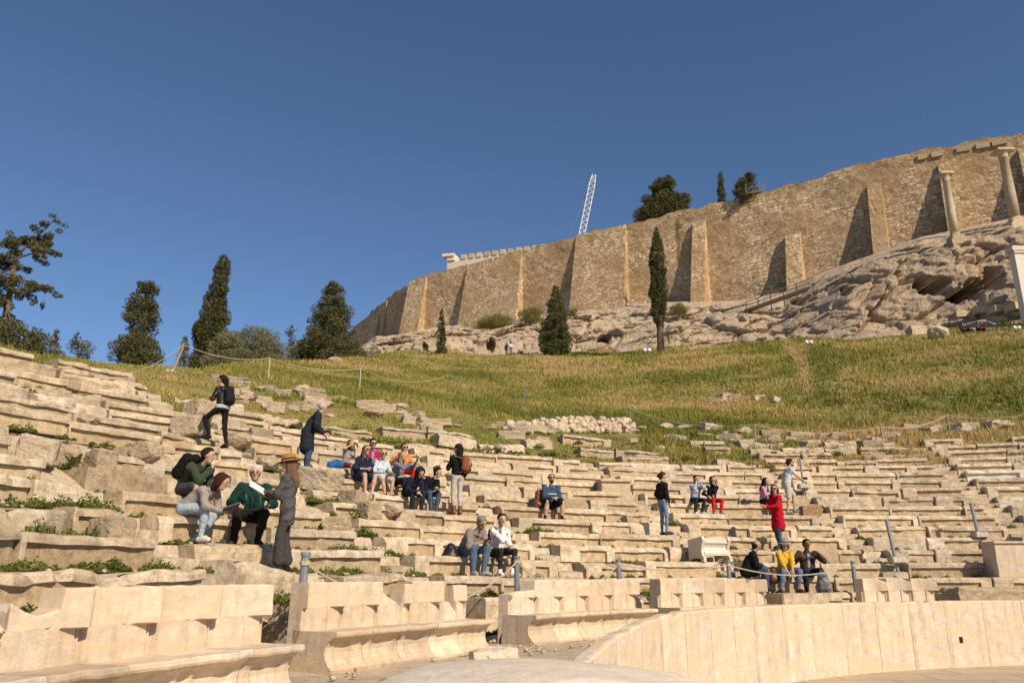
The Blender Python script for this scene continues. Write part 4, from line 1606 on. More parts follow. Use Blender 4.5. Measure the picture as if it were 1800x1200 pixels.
# ------------------------------------------------------------------ grass and weeds
def build_grass():
    rg = np.random.default_rng(77)
    N = 130000
    u = rg.random(N)
    R = 26.6 + 82 * u ** 1.35
    th = rg.uniform(56, 152, N)
    x = CX + R * np.cos(np.radians(th)); y = CY + R * np.sin(np.radians(th))
    px = 900 + 1400 * x / (y * 1.03)
    nz = np.array([noise.fractal(Vector((a * 0.085, b * 0.085, 3)), 0.8, 2.0, 3) * 0.8 for a, b in zip(x, y)])
    nf = np.array([noise.noise(Vector((a * 0.7, b * 0.7, 8))) for a, b in zip(x, y)])
    # mown strip behind the seats is short
    short = (R < 36 + 2 * nz) & (px < 1120) & (th < 138)
    keep = (x > -19.5) & (px > -60) & (px < 1880) & (y < 108) & (rg.random(N) < 0.55 + 0.9 * nf + 0.3)
    x, y, R, th, nz, nf, short, px = [a[keep] for a in (x, y, R, th, nz, nf, short, px)]
    n = len(x)
    z = ground_np(x, y) - 0.04
    nb = 6
    h = np.where(short, 0.08, 0.20 + 0.18 * np.clip(nf + 0.2, 0, 1)) * rg.uniform(0.7, 1.3, n)
    h = np.where(R > 60, h * 1.25, h)
    h = np.where((th > 128) & (R < 50), h * 0.65, h)
    w = 0.010 + 0.0008 * R
    straw = np.clip(0.54 + 1.45 * nz + 0.35 * nf + 0.08 * rg.normal(size=n), 0, 1)
    straw = np.where(short, straw * 0.6, straw)
    # straw-coloured ridge and green furrow running down the slope
    fx = np.abs(px - (1412 + (R - 60) * -0.9))
    straw = np.where((fx < 12) & (R > 45), 0.95, straw)
    straw = np.where((px > 1425) & (px < 1475) & (R > 40) & (R < 80), straw * 0.25, straw)
    green = np.stack([0.155 + 0.05 * rg.random(n), 0.165 + 0.05 * rg.random(n), 0.042 + 0 * x], 1)
    dry = np.stack([0.44 + 0.10 * rg.random(n), 0.325 + 0.07 * rg.random(n), 0.135 + 0.03 * rg.random(n)], 1)
    olive = np.stack([0.27 + 0.06 * rg.random(n), 0.245 + 0.05 * rg.random(n), 0.065 + 0 * x], 1)
    s = straw[:, None]
    col = np.where(s < 0.5, green + (olive - green) * (s * 2), olive + (dry - olive) * (s * 2 - 1))
    V, Cc = [], []
    for k in range(nb):
        a = rg.uniform(0, 2 * PI, n)
        ox, oy = rg.normal(0, 0.10 + 0.0012 * R, n), rg.normal(0, 0.10 + 0.0012 * R, n)
        le = rg.uniform(0.1, 0.55, n) * h
        bx, by = x + ox, y + oy
        hh = h * rg.uniform(0.6, 1.15, n)
        da, db = np.cos(a) * w, np.sin(a) * w
        la = rg.uniform(0, 2 * PI, n)
        v = np.stack([np.stack([bx - da, by - db, z], 1), np.stack([bx + da, by + db, z], 1), np.stack([bx + np.cos(la) * le, by + np.sin(la) * le, z + hh], 1)], 1)
        V.append(v.reshape(-1, 3))
        Cc.append(np.repeat(col * rg.uniform(0.88, 1.12, n)[:, None], 3, 0))
    V = np.concatenate(V); Cc = np.concatenate(Cc)
    me = mesh_np("meadow_grass", V, np.arange(len(V)).reshape(-1, 3))
    at_ = me.color_attributes.new("tint", 'FLOAT_COLOR', 'POINT')
    at_.data.foreach_set("color", np.concatenate([Cc, np.ones((len(Cc), 1))], 1).astype(np.float32).ravel())
    o = link("meadow_grass", me, M_GRASS)
    struct(o, "stuff"); o["label"] = "green and straw-coloured long grass covering the slope above the seats"; o["category"] = "grass"


build_grass()


def build_weeds():
    rg = random.Random(9)
    C, S = [], []
    spots = []
    # in the joints at the feet of the risers
    for _ in range(2200):
        n = rg.randrange(-1, 14)
        t = rg.random()
        th = rg.uniform(66, 172) if t < 0.55 else rg.uniform(138, 172)
        if n > 10:
            th = rg.uniform(82, 150)
        x, y = pol(row_r(n) - rg.uniform(0.02, 0.10), th)
        z = row_z(n - 1, th) - 0.02 if n >= 0 else 0.62
        q = pix((x, y, z)) if y > 2 else (-999, 0)
        if -30 < q[0] < 1830:
            spots.append((x, y, z, rg.choice((0.05, 0.06, 0.08, 0.10, 0.14)) * (1.5 if th > 140 and rg.random() < 0.4 else 1)))
    # bigger plants seen in the ruined left part and the broken upper edge
    for px, py, r in [(28, 672, 0.40), (60, 935, 0.38), (130, 880, 0.4), (160, 860, 0.35), (100, 862, 0.3), (150, 905, 0.22), (148, 930, 0.2), (205, 950, 0.28), (255, 998, 0.2), (65, 750, 0.22), (110, 795, 0.22), (165, 735, 0.2), (20, 975, 0.2), (128, 950, 0.12), (470, 805, 0.3), (430, 835, 0.25), (590, 900, 0.4), (620, 925, 0.35), (560, 860, 0.3),
                      (600, 940, 0.3), (540, 855, 0.25), (640, 960, 0.2), (520, 990, 0.15), (240, 700, 0.25), (90, 845, 0.3), (40, 855, 0.3), (570, 745, 0.3), (450, 720, 0.3), (510, 735, 0.3), (620, 745, 0.3), (700, 780, 0.3), (720, 770, 0.25), (760, 785, 0.25), (860, 780, 0.4), (880, 790, 0.35), (940, 775, 0.35), (965, 790, 0.4), (1010, 770, 0.4), (1210, 800, 0.45), (1195, 815, 0.4), (1240, 790, 0.3), (1160, 770, 0.3),
                      (1420, 795, 0.5), (1450, 800, 0.5), (1480, 790, 0.5), (1520, 800, 0.5), (1560, 790, 0.5), (1585, 800, 0.4), (1500, 775, 0.4), (1390, 790, 0.4), (1350, 810, 0.3), (1300, 800, 0.3), (1100, 800, 0.35), (1130, 790, 0.3), (1280, 960, 0.2), (1285, 985, 0.35), (1380, 965, 0.3), (1180, 915, 0.3), (1150, 1060, 0.3), (1145, 1075, 0.25), (505, 1075, 0.35), (525, 1060, 0.25), (860, 1040, 0.25), (930, 930, 0.3), (945, 925, 0.3), (900, 1050, 0.2)]:
        b = ray(px, py)
        y = 3.0
        while y < 60:
            x = b[0] * y
            R = math.hypot(x - CX, y - CY); th = math.degrees(math.atan2(y - CY, x - CX)) % 360
            zc = row_z(max(0, math.floor((R - R0) / RUN)), th) if R > R0 else (row_z(-1, th) if R > 15.6 else 0.60)
            if EYE + b[1] * y <= zc:
                break
            y += 0.05
        n_ = math.floor((R - R0) / RUN)
        if R > R0 and R - row_r(max(0, n_)) < 0.15:
            x, y = pol(row_r(max(0, n_)) - 0.12, th)
            zc = row_z(n_ - 1, th)
        for k in range(3):
            spots.append((x + rg.uniform(-.7, .7) * r, y + rg.uniform(-.4, .4) * r, zc, r * rg.uniform(0.5, 0.9)))
    for x, y, z, r in spots:
        r *= 0.8 if r > 0.2 else 1.0
        k = int(60 + 620 * r)
        for _ in range(k):
            a = rg.uniform(0, 2 * PI)
            d = r * rg.random() ** 0.6
            C.append((x + d * math.cos(a), y + d * math.sin(a) * 0.8, z + r * 0.9 * rg.random() * (1.1 - d / r)))
            S.append(0.035 + 0.05 * r)
    v, f = quads(np.array(C), np.array(S), 5, 0.9)
    o = link("weeds", mesh_np("weeds", v, f), M_WEED)
    struct(o, "stuff"); o["label"] = "green weeds sprouting from joints between the stone seats"; o["category"] = "weeds"
    # gravel of stone chips on the walkway and among broken rows
    B = boulder_mesh(77, 1, 0.7, 4)
    bv = np.array([v.co for v in B.vertices]); bf = np.array([list(p.vertices) for p in B.polygons])
    V, Fc = [], []
    for i in range(900):
        if i < 330:
            th = rg.uniform(90, 168); R = rg.uniform(13.0, 15.5)
            x, y = pol(R, th); z = 0.62
        else:
            n = rg.randrange(0, 14); th = rg.uniform(80, 172) if n > 9 or rg.random() < 0.4 else rg.uniform(138, 172)
            x, y = pol(row_r(n) + rg.uniform(0.3, 0.8), th); z = row_z(n, th) - 0.02
        s = rg.uniform(0.015, 0.045)
        R_ = np.array(Matrix.Rotation(rg.uniform(0, 6), 3, 'Z'))
        V.append(bv @ R_.T * s + np.array([x, y, z + s * 0.3])); Fc.append(bf + i * len(bv))
    o = link("stone_chips", mesh_np("stone_chips", np.concatenate(V), np.concatenate(Fc)), M_WORN)
    struct(o, "stuff"); o["label"] = "small stone chips strewn over the walkway and broken rows"; o["category"] = "gravel"


build_weeds()


# ------------------------------------------------------------------ far buildings and objects
def build_far():
    # temple showing above the wall
    y = 205
    a, b = at(786, 452, y), at(975, 427, y)
    b = at(985, 425, 195)
    d = Vector((b.x - a.x, -10, 0))
    L = d.length
    rz = math.atan2(-10, b.x - a.x)
    zt = a.z + 1.0
    root = thing("ancient_temple", "pale marble temple roofline with notched cornice showing above the wall", "temple", (a.x, y, zt - 16), rz)
    M = MB(); M.box((L / 2, 8, 12.4), (L, 16, 2.0)); M.build("architrave", M_NEW, root)
    n = 11
    for i in range(n):
        M = MB(); M.box((4.8 + (L * 0.70) * i / (n - 1), 0.8, 14.6), (1.35, 1.6, 1.3)); M.build("frieze_block", M_COLM, root)
    M = MB(); M.box((L / 2, 8, 13.7), (L - 0.4, 15.2, 0.6)); M.box((0.6, 1.2, 15.3), (3.4, 4.2, 0.7)); M.box((1.2, 1.2, 14.4), (2.2, 3.2, 1.2)); M.box((-0.6, 1.2, 15.75), (1.6, 3.0, 0.5))
    M.build("cornice", M_NEW, root)
    for i in range(8):
        M = MB(); M.lathe([(1.0, 0), (0.95, 5), (0.8, 10.4), (1.15, 11.0), (1.15, 11.4)], 14, (1.5 + (L - 3) * i / 7, 1.2, 0)); M.build("column", M_NEW, root, True)
    # lattice crane
    y = 190
    root = thing("lattice_crane", "white lattice crane boom rising behind the wall with a slanting stay cable", "crane", at(1022, 425, y))
    base = root.location.copy()
    p0, p1 = at(1020, 425, y) - base, at(1044, 308, y) - base
    M = MB()
    ax = (p1 - p0).normalized(); sx = Vector((1, 0, 0)); sx = (sx - ax * sx.dot(ax)).normalized(); sy = ax.cross(sx)
    W = 0.75
    cor = [(-1, -1), (1, -1), (1, 1), (-1, 1)]
    nseg = 12

    def cpt(k, c):
        t = k / nseg
        w = W * (1 if t < 0.85 else 1 - (t - 0.85) * 3)
        return p0 + (p1 - p0) * t + sx * cor[c % 4][0] * w + sy * cor[c % 4][1] * w
    for c in range(4):
        M.tube([cpt(k, c) for k in range(nseg + 1)], 0.10, 4)
        for k in range(nseg):
            M.tube([cpt(k, c), cpt(k + 1, c + 1)], 0.06, 4)
            M.tube([cpt(k, c), cpt(k, c + 1)], 0.06, 4)
    M.build("boom", M_WHITE, root)
    M = MB(); M.tube([p1, at(995, 428, y) - base], 0.085, 4); M.build("stay_cable", M_STEEL, root)
    # two monument columns above the cliff
    for (px, pyb, pyt, w, lab) in [(1679, 415, 305, 14.5, "shorter tapering marble column with capital in front of the wall"), (1785, 388, 265, 18.5, "taller tapering marble column with wide capital near the right edge")]:
        y = 90.0
        pb, pt = at(px, pyb, y), at(px, pyt, y)
        H = pt.z - pb.z
        r = w / 1345 * y / 2
        root = thing("monument_column", lab, "column", (pb.x, y, pb.z - 0.2))
        M = MB(); M.lathe([(r * 1.0, 0.5), (r * 0.97, H * 0.4), (r * 0.80, H - 0.9), (r * 0.86, H - 0.88), (r * 0.86, H - 0.8)], 24); M.build("shaft", M_COLM, root, True)
        M = MB(); M.lathe([(r * 0.84, H - 0.85), (r * 0.95, H - 0.5), (r * 1.25, H - 0.18), (r * 1.35, H - 0.1)], 20); M.box((0, 0, H + 0.03), (r * 3.4, r * 3.0, 0.26)); M.box((0.1, 0, H + 0.24), (r * 2.6, r * 2.2, 0.16)); M.build("capital", M_COLM, root)
        M = MB(); M.lathe([(r * 1.35, 0.1), (r * 1.38, 0.25), (r * 1.15, 0.4), (r * 1.12, 0.55)], 24); M.box((0, 0, -0.25), (r * 3.0, r * 3.0, 0.7)); M.box((0, 0, -0.9), (r * 4.2, r * 3.8, 0.8)); M.box((0.2, 0, -1.6), (r * 5.2, r * 4.6, 1.0)); M.build("base", M_COLM, root)
    # pilaster of the choragic monument at the right edge
    y = 77
    a = at(1792, 545, y)
    H = at(1792, 440, y).z - a.z
    root = thing("marble_pilaster", "pale grey restored marble pilaster with cap cut by the right edge", "pilaster", (a.x + 0.75, y, a.z))
    M = MB(); M.box((0, 0, H / 2 - 1.3), (0.95, 0.9, H + 2)); M.box((3.2, 0, H / 2 - 1.3), (0.95, 0.9, H + 2)); M.build("shaft", M_NEW, root)
    M = MB(); M.box((1.6, 0, H + 0.02), (4.6, 1.3, 0.5)); M.box((1.6, -0.02, H - 0.38), (4.3, 1.12, 0.22)); M.build("cap", M_NEW, root)
    # marble curb below the pilaster
    p = rock_at(1740, 552)
    M = MB()
    for k in range(4):
        q = rock_at(1690 + 32 * k, 556 - 4 * k) - p
        M.box((q.x, q.y - 0.1, q.z + 0.15), (1.6, 1.6, 0.75), Matrix.Rotation(0.1 * (k - 1.5), 3, 'Z'))
    o = M.build("marble_ledge", M_COLM, None, False, p)
    tag(o, "row of cut marble blocks on the ledge below the square niche", "ledge blocks")
    # scaffold on the wall
    p = on_plan(1322, 338)
    s = plan_len(p); pp, n = plan_at(s)
    n = n if n.y > 0 else -n
    zt = lerp_list(wt, s)
    root = thing("scaffold", "small grey pipe scaffold on top of the wall by the round-headed pine", "scaffold", (pp.x, pp.y, zt))
    root.scale = (0.75, 0.75, 0.75)
    M = MB()
    for xx in (-1.6, 0, 1.6, 2.6):
        for yy in (-0.6, 0.8):
            M.tube([(xx, yy, -1.2), (xx + 0.05, yy, 2.6 if xx > 1 else 1.9)], 0.05, 5)
    for zz in (0.3, 1.2):
        M.tube([(-1.8, -0.6, zz - 0.5), (2.8, -0.6, zz + 0.6)], 0.05, 5); M.tube([(-1.8, 0.8, zz - 0.5), (2.8, 0.8, zz + 0.6)], 0.05, 5)
    M.tube([(-1.6, -0.6, 0), (0, -0.6, 1.6)], 0.05, 5); M.tube([(1.4, -0.6, 2.6), (3.4, -0.6, 0.8)], 0.05, 5)
    M.build("frame", M_STEEL, root)
    M = MB(); M.box((0.2, 0.1, -0.1), (4.2, 1.8, 0.1), Matrix.Rotation(-0.18, 3, 'Y')); M.build("deck", M_WOOD, root)
    # low white roof over the wall
    p = on_plan(1234, 361)
    M = MB(); M.add([(-3, 0, 0), (3.6, 0, 0.6), (3.6, 5, 0.6), (-3, 5, 0), (-3, 0, 0.5), (3.5, 0, 1.3), (3.5, 5, 1.3), (-3, 5, 0.5), (3.6, 0.2, 1.6)], [[0, 1, 2, 3], [7, 6, 5, 4], [0, 4, 5, 1], [1, 5, 6, 2], [2, 6, 7, 3], [3, 7, 4, 0]])
    o = M.build("shelter_roof", M_WHITE, None, False, (p.x, p.y + 4, p.z - 0.5))
    tag(o, "low white shelter roof showing over the wall beside the big pine", "roof")
    # drain pipe on the wall
    # timber ramp with railing
    a, b = at(1312, 545, 108), at(1425, 505, 99)
    root = thing("timber_ramp", "sloping timber walkway with handrail on the rock below the short buttress", "ramp", a)
    d = b - a
    M = MB(); M.tube([Vector((0, 0, 0)), d], 0.16, 5); M.tube([Vector((0, 1.2, 0)), d + Vector((0, 1.2, 0))], 0.16, 5)
    for k in range(26):
        q = d * (k / 25)
        M.box(q + Vector((0, 0.6, 0.14)), (0.4, 1.4, 0.06))
    M.build("deck", M_WOOD, root)
    M = MB()
    for k in range(6):
        q = d * (k / 5)
        M.tube([q + Vector((0, 0, -1.2)), q + Vector((0, 0, 1.25))], 0.08, 5)
    M.tube([Vector((0, 0, 1.2)), d + Vector((0, 0, 1.2))], 0.07, 5)
    M.tube([Vector((0, 0, 0.7)), d + Vector((0, 0, 0.7))], 0.05, 5)
    M.build("railing", M_WOOD, root)
    # paired floodlights
    for px, py, lab in [(1137, 623, "pair of small white floodlights left of the tallest cypress trunk"), (1421, 611, "pair of small white floodlights at the top of the straw ridge"), (1607, 589, "pair of small white floodlights left of the round pale boulder"), (1786, 588, "pair of small white floodlights near the right edge of the slope")]:
        p = on_ground(px, py + 3, 50)
        root = thing("floodlight", lab, "floodlight", p, 0, "white floodlights along the top of the grass slope")
        k = p.y / 115
        for sx in (-0.32, 0.36):
            M = MB(); M.lathe([(0.05, 0), (0.26 * k, 0.1), (0.30 * k, 0.34), (0.2 * k, 0.46)], 12)
            R_ = Matrix.Rotation(1.1, 4, 'X') @ Matrix.Rotation(0.3 * sx, 4, 'Z')
            M.v = [R_ @ v + Vector((sx * k, 0, 0.55)) for v in M.v]
            M.build("lamp_head", M_WHITE, root)
        M = MB(); M.tube([(0, 0, -0.3), (0, 0, 0.6)], 0.05, 6); M.tube([(-0.35 * k, 0, 0.55), (0.38 * k, 0, 0.55)], 0.04, 6); M.build("stand", M_STEEL, root)


build_far()


# ------------------------------------------------------------------ barrier posts and ropes
def theta_at(px, R, z):
    lo, hi = 40.0, 176.0
    for _ in range(50):
        m = (lo + hi) / 2
        x, y = pol(R, m)
        lo, hi = (m, hi) if (y > 1 and pix((x, y, z))[0] > px) else (lo, m)
    return (lo + hi) / 2


def stand_point(px, n, dr=0.2):
    th = row_theta(px, n, dr)
    x, y = pol(row_r(n) + dr, th)
    return Vector((x, y, row_z(n, th)))


def catenary(a, b, sag, n=10):
    return [a.lerp(b, k / n) - Vector((0, 0, sag * 4 * (k / n) * (1 - k / n))) for k in range(n + 1)]


def build_barriers():
    G1 = "thin posts of the upper rope fence"
    tops = []

    def post(p, h, lab, r=0.03, foot=False, group=None, lean=(0, 0), mat=None, nm="barrier_post"):
        root = thing(nm, lab, "post", p, 0, group)
        M = MB()
        t = Vector((lean[0], lean[1], h))
        M.tube([Vector((0, 0, -0.25)), t], r, 10)
        M.build("pole", mat or M_STEEL, root)
        M = MB(); M.tube([t * 0.975, t * 1.0 + Vector((0, 0, 0.012))], r * 1.25, 10); M.build("collar", M_STEEL, root)
        if foot:
            M = MB(); M.box((0, 0, 0.07), (0.36, 0.34, 0.16)); o = M.build("foot_block", M_CONC, root); bev(o, 0.02)
        return Vector(p) + t * 0.96
    U = [(300, 656, "leaning wooden post with a concrete foot on the left skyline"), (471, 668, "white post behind the lichen-topped block"), (632, 684, "white post in the grass above the child with red shorts"), (789, 686, "post in the grass above the woman in pale jeans"),
         (925, 716, "post left of the rubble wall"), (1109, 752, "post standing on the right end of the rubble wall"), (1330, 786, "post above the stair with the white carved seat"), (1555, 790, "post among grass left of the new marble seats"), (1672, 768, "post behind the new marble seats"), (1830, 764, "post outside right")]
    ys = [0] * len(U)
    for i, (px, py, lab) in enumerate(U):
        p = on_ground(px, py, 12, 70)
        H = 1.0 + (0.15 if i in (1, 2, 3) else 0)
        if i == 0:
            t = post(p, 1.35, lab, 0.07, True, None, (0.42, 0), M_WOOD, "wooden_post")
        elif i == 9:
            t = p + Vector((0, 0, 1.0))
        else:
            t = post(p, H, lab, 0.028, False, G1, (-0.03 * (i > 6), 0), M_CONC if i in (1, 2) else None)
        tops.append(t)
    M = MB()
    for a, b in zip(tops[:-1], tops[1:]):
        M.tube(catenary(a, b, 0.10 * (b - a).length ** 0.7), 0.016, 5)
    M.tube(catenary(tops[0], at(215, 660, 24), 0.2), 0.016, 5)
    o = M.build("barrier_rope", M_ROPE); tag(o, "long pale rope strung between the upper posts across the grass", "rope")
    # lower barrier directly behind the thrones
    L = [(526, "post between the two left throne benches"), (898, "post beside the feet of the young man in white"), (1080, "post behind the bench right of the low gap"), (1276, "post left of the man in the black jacket"), (1498, "post behind the short right bench")]
    lt = []
    for px, lab in L:
        th = row_theta(px, -1, 0.3)
        x, y = pol(15.75, th)
        z = row_z(-1, th)
        p = Vector((x, y, z - 0.1))
        if px == 526:
            x, y = pol(14.75, theta_at(524, 14.75, 1.1)); p = Vector((x, y, 0.60))
            t = post(p, 1.22, lab, 0.045, False, "grey posts of the lower rope barrier", (0.03, 0))
        else:
            t = post(p, 0.80, lab, 0.05, False, "grey posts of the lower rope barrier", (0.0, 0))
        lt.append(t - Vector((0, 0, 0.06)))
    M = MB()
    sag = [0.60, 0.5, 0.12, 0.22]
    for i, (a, b) in enumerate(zip(lt[:-1], lt[1:])):
        M.tube(catenary(a, b, sag[i], 14), 0.014, 5)
    for t in lt:
        M.tube([t + Vector((0, 0, -0.02)), t + Vector((0, 0, 0.03))], 0.062, 10)
    o = M.build("barrier_rope", M_ROPE); tag(o, "sagging rope strung low behind the thrones past the sitting visitors", "rope")
    # three posts on the stairs
    for px, n, h, lab, ft, lean in [(1577, 1, 1.10, "leaning post with a square foot on the second stair from right", True, (-0.14, 0)), (1722, 3, 0.95, "leaning post with a square foot near the right-hand stair", True, (-0.10, 0)), (1413, 8, 1.0, "post with a concrete foot at the hand of the man in shorts", True, (-0.03, 0))]:
        post(stand_point(px, n, 0.12), h, lab, 0.045 if n < 5 else 0.035, ft, None, lean)


build_barriers()


# ------------------------------------------------------------------ people
def surface_nets(D, org, h):
    ins = D < 0
    shp = np.array(D.shape) - 1
    pos = np.zeros((*shp, 3)); cnt = np.zeros(shp, np.int16)
    edges = []
    for ax in range(3):
        lo = [slice(None)] * 3; hi = [slice(None)] * 3
        lo[ax] = slice(0, -1); hi[ax] = slice(1, None)
        a, b = D[tuple(lo)], D[tuple(hi)]
        cr = ins[tuple(lo)] != ins[tuple(hi)]
        I = np.argwhere(cr)
        t = a[cr] / (a[cr] - b[cr])
        P = I.astype(float); P[:, ax] += t
        edges.append((ax, I, ins[tuple(lo)][cr]))
        o1, o2 = [k for k in range(3) if k != ax]
        for d1 in (0, -1):
            for d2 in (0, -1):
                J = I.copy(); J[:, o1] += d1; J[:, o2] += d2
                ok = (J >= 0).all(1) & (J < shp).all(1)
                np.add.at(pos, tuple(J[ok].T), P[ok]); np.add.at(cnt, tuple(J[ok].T), 1)
    act = cnt > 0
    idx = -np.ones(shp, np.int64)
    idx[act] = np.arange(act.sum())
    V = pos[act] / cnt[act][:, None] * h + org
    Fs = []
    for ax, I, fl in edges:
        o1, o2 = (ax + 1) % 3, (ax + 2) % 3
        ok = (I[:, o1] > 0) & (I[:, o2] > 0) & (I[:, o1] < shp[o1]) & (I[:, o2] < shp[o2]) & (I[:, ax] < shp[ax])
        I, fl = I[ok], fl[ok]
        q = []
        for d1, d2 in ((0, 0), (-1, 0), (-1, -1), (0, -1)):
            J = I.copy(); J[:, o1] += d1; J[:, o2] += d2
            q.append(idx[tuple(J.T)])
        q = np.stack(q, 1)
        q[~fl] = q[~fl][:, ::-1]
        Fs.append(q)
    return V, np.concatenate(Fs)


def sdf_surface(caps, vox, k=0.028, cutters=(), wrinkle=0.0, seed=0):
    """smooth union of tapered capsules (a, b, ra, rb), returned as one continuous surface"""
    A = np.array([[*c[0], *c[1], c[2], c[3]] for c in caps], float)
    rm = np.maximum(A[:, 6], A[:, 7])[:, None]
    lo = np.minimum(A[:, :3], A[:, 3:6]) - rm; hi = np.maximum(A[:, :3], A[:, 3:6]) + rm
    lo = lo.min(0) - 3 * vox; hi = hi.max(0) + 3 * vox
    n = np.ceil((hi - lo) / vox).astype(int) + 1
    g = np.stack(np.meshgrid(*[lo[i] + vox * np.arange(n[i]) for i in range(3)], indexing='ij'), -1).astype(np.float32)
    D = None
    for a in A:
        p0, p1 = a[:3].astype(np.float32), a[3:6].astype(np.float32)
        d = p1 - p0
        L = float(d @ d) + 1e-9
        w = g - p0
        t = np.clip((w @ d) / L, 0, 1)
        e = np.sqrt(((w - t[..., None] * d) ** 2).sum(-1)) - (a[6] + (a[7] - a[6]) * t)
        if D is None:
            D = e
        else:
            hh = np.clip(0.5 + 0.5 * (D - e) / k, 0, 1)
            D = D * (1 - hh) + e * hh - k * hh * (1 - hh)
    if wrinkle:
        D = D + wrinkle * (np.sin(g[..., 2] * 38 + 3 * np.sin(g[..., 0] * 14 + seed)) * np.sin(g[..., 0] * 21 + g[..., 1] * 17 + seed))
    for p, nrm in cutters:   # keep the side the normal points to
        D = np.maximum(D, -((g - np.array(p, np.float32)) @ np.array(nrm, np.float32)))
    return surface_nets(D, lo, vox)


_MC = {}


def cloth(c, kind="cloth"):
    key = (tuple(c), kind)
    if key not in _MC:
        nm = {"cloth": "cloth", "skin": "skin", "hair": "hair", "leather": "leather"}[kind] + "_%d" % len(_MC)
        _MC[key] = simple(nm, c, {"cloth": 0.9, "skin": 0.55, "hair": 0.85, "leather": 0.4}[kind], 0.08 if kind == "hair" else 0.3 if kind != "cloth" else 0.1, 0.12 if kind != "skin" else 0.05, 30, 0.3 if kind == "cloth" else 0.1)
        if kind == "cloth":
            fold_bump(_MC[key])
    return _MC[key]


def fold_bump(m):
    """creases in cloth"""
    nt = m.node_tree
    b = nt.nodes['Principled BSDF']
    tc = nt.nodes.new('ShaderNodeTexCoord')
    nz = nt.nodes.new('ShaderNodeTexNoise')
    nz.inputs['Scale'].default_value = 9.0; nz.inputs['Detail'].default_value = 3.0; nz.inputs['Distortion'].default_value = 1.6
    bp = nt.nodes.new('ShaderNodeBump')
    bp.inputs['Strength'].default_value = 0.7; bp.inputs['Distance'].default_value = 0.035
    nt.links.new(tc.outputs['Object'], nz.inputs['Vector'])
    nt.links.new(nz.outputs[0], bp.inputs['Height'])
    nt.links.new(bp.outputs[0], b.inputs['Normal'])


def striped(c1, c2, period):
    key = (c1, c2, period)
    if key not in _MC:
        M = Mat("striped_cloth_%d" % len(_MC), 0.9, 0.1)
        co = M.coords(False)
        w = M.n("TexWave", {"Vector": co, "Scale": period, "Distortion": 0.3}, bands_direction='X' if period > 0 else 'Z').outputs["Fac"]
        M.link(M.ramp(w, [(0.45, c1), (0.55, c2)]), M.b.inputs["Base Color"])
        _MC[key] = M.m
    return _MC[key]


SKIN = (0.50, 0.31, 0.215)
SKIN2 = (0.40, 0.24, 0.155)
SKIN3 = (0.20, 0.115, 0.07)
EYE_M = simple("eye_dark", (0.03, 0.02, 0.018), 0.3, 0.5, 0.02)
LIP_M = simple("lips", (0.33, 0.13, 0.10), 0.5, 0.3, 0.05)
GLASS_M = simple("sunglass_lens", (0.015, 0.013, 0.012), 0.15, 0.6, 0.02)


def ik(a, t, l1, l2, pole):
    a, t, pole = Vector(a), Vector(t), Vector(pole)
    d = t - a
    L = min(max(d.length, abs(l1 - l2) + 0.01), (l1 + l2) * 0.995)
    u = d.normalized()
    t = a + u * L
    x = (l1 * l1 - l2 * l2 + L * L) / (2 * L)
    h = math.sqrt(max(0, l1 * l1 - x * x))
    p = pole - u * pole.dot(u)
    p.normalize()
    return a + u * x + p * h, t


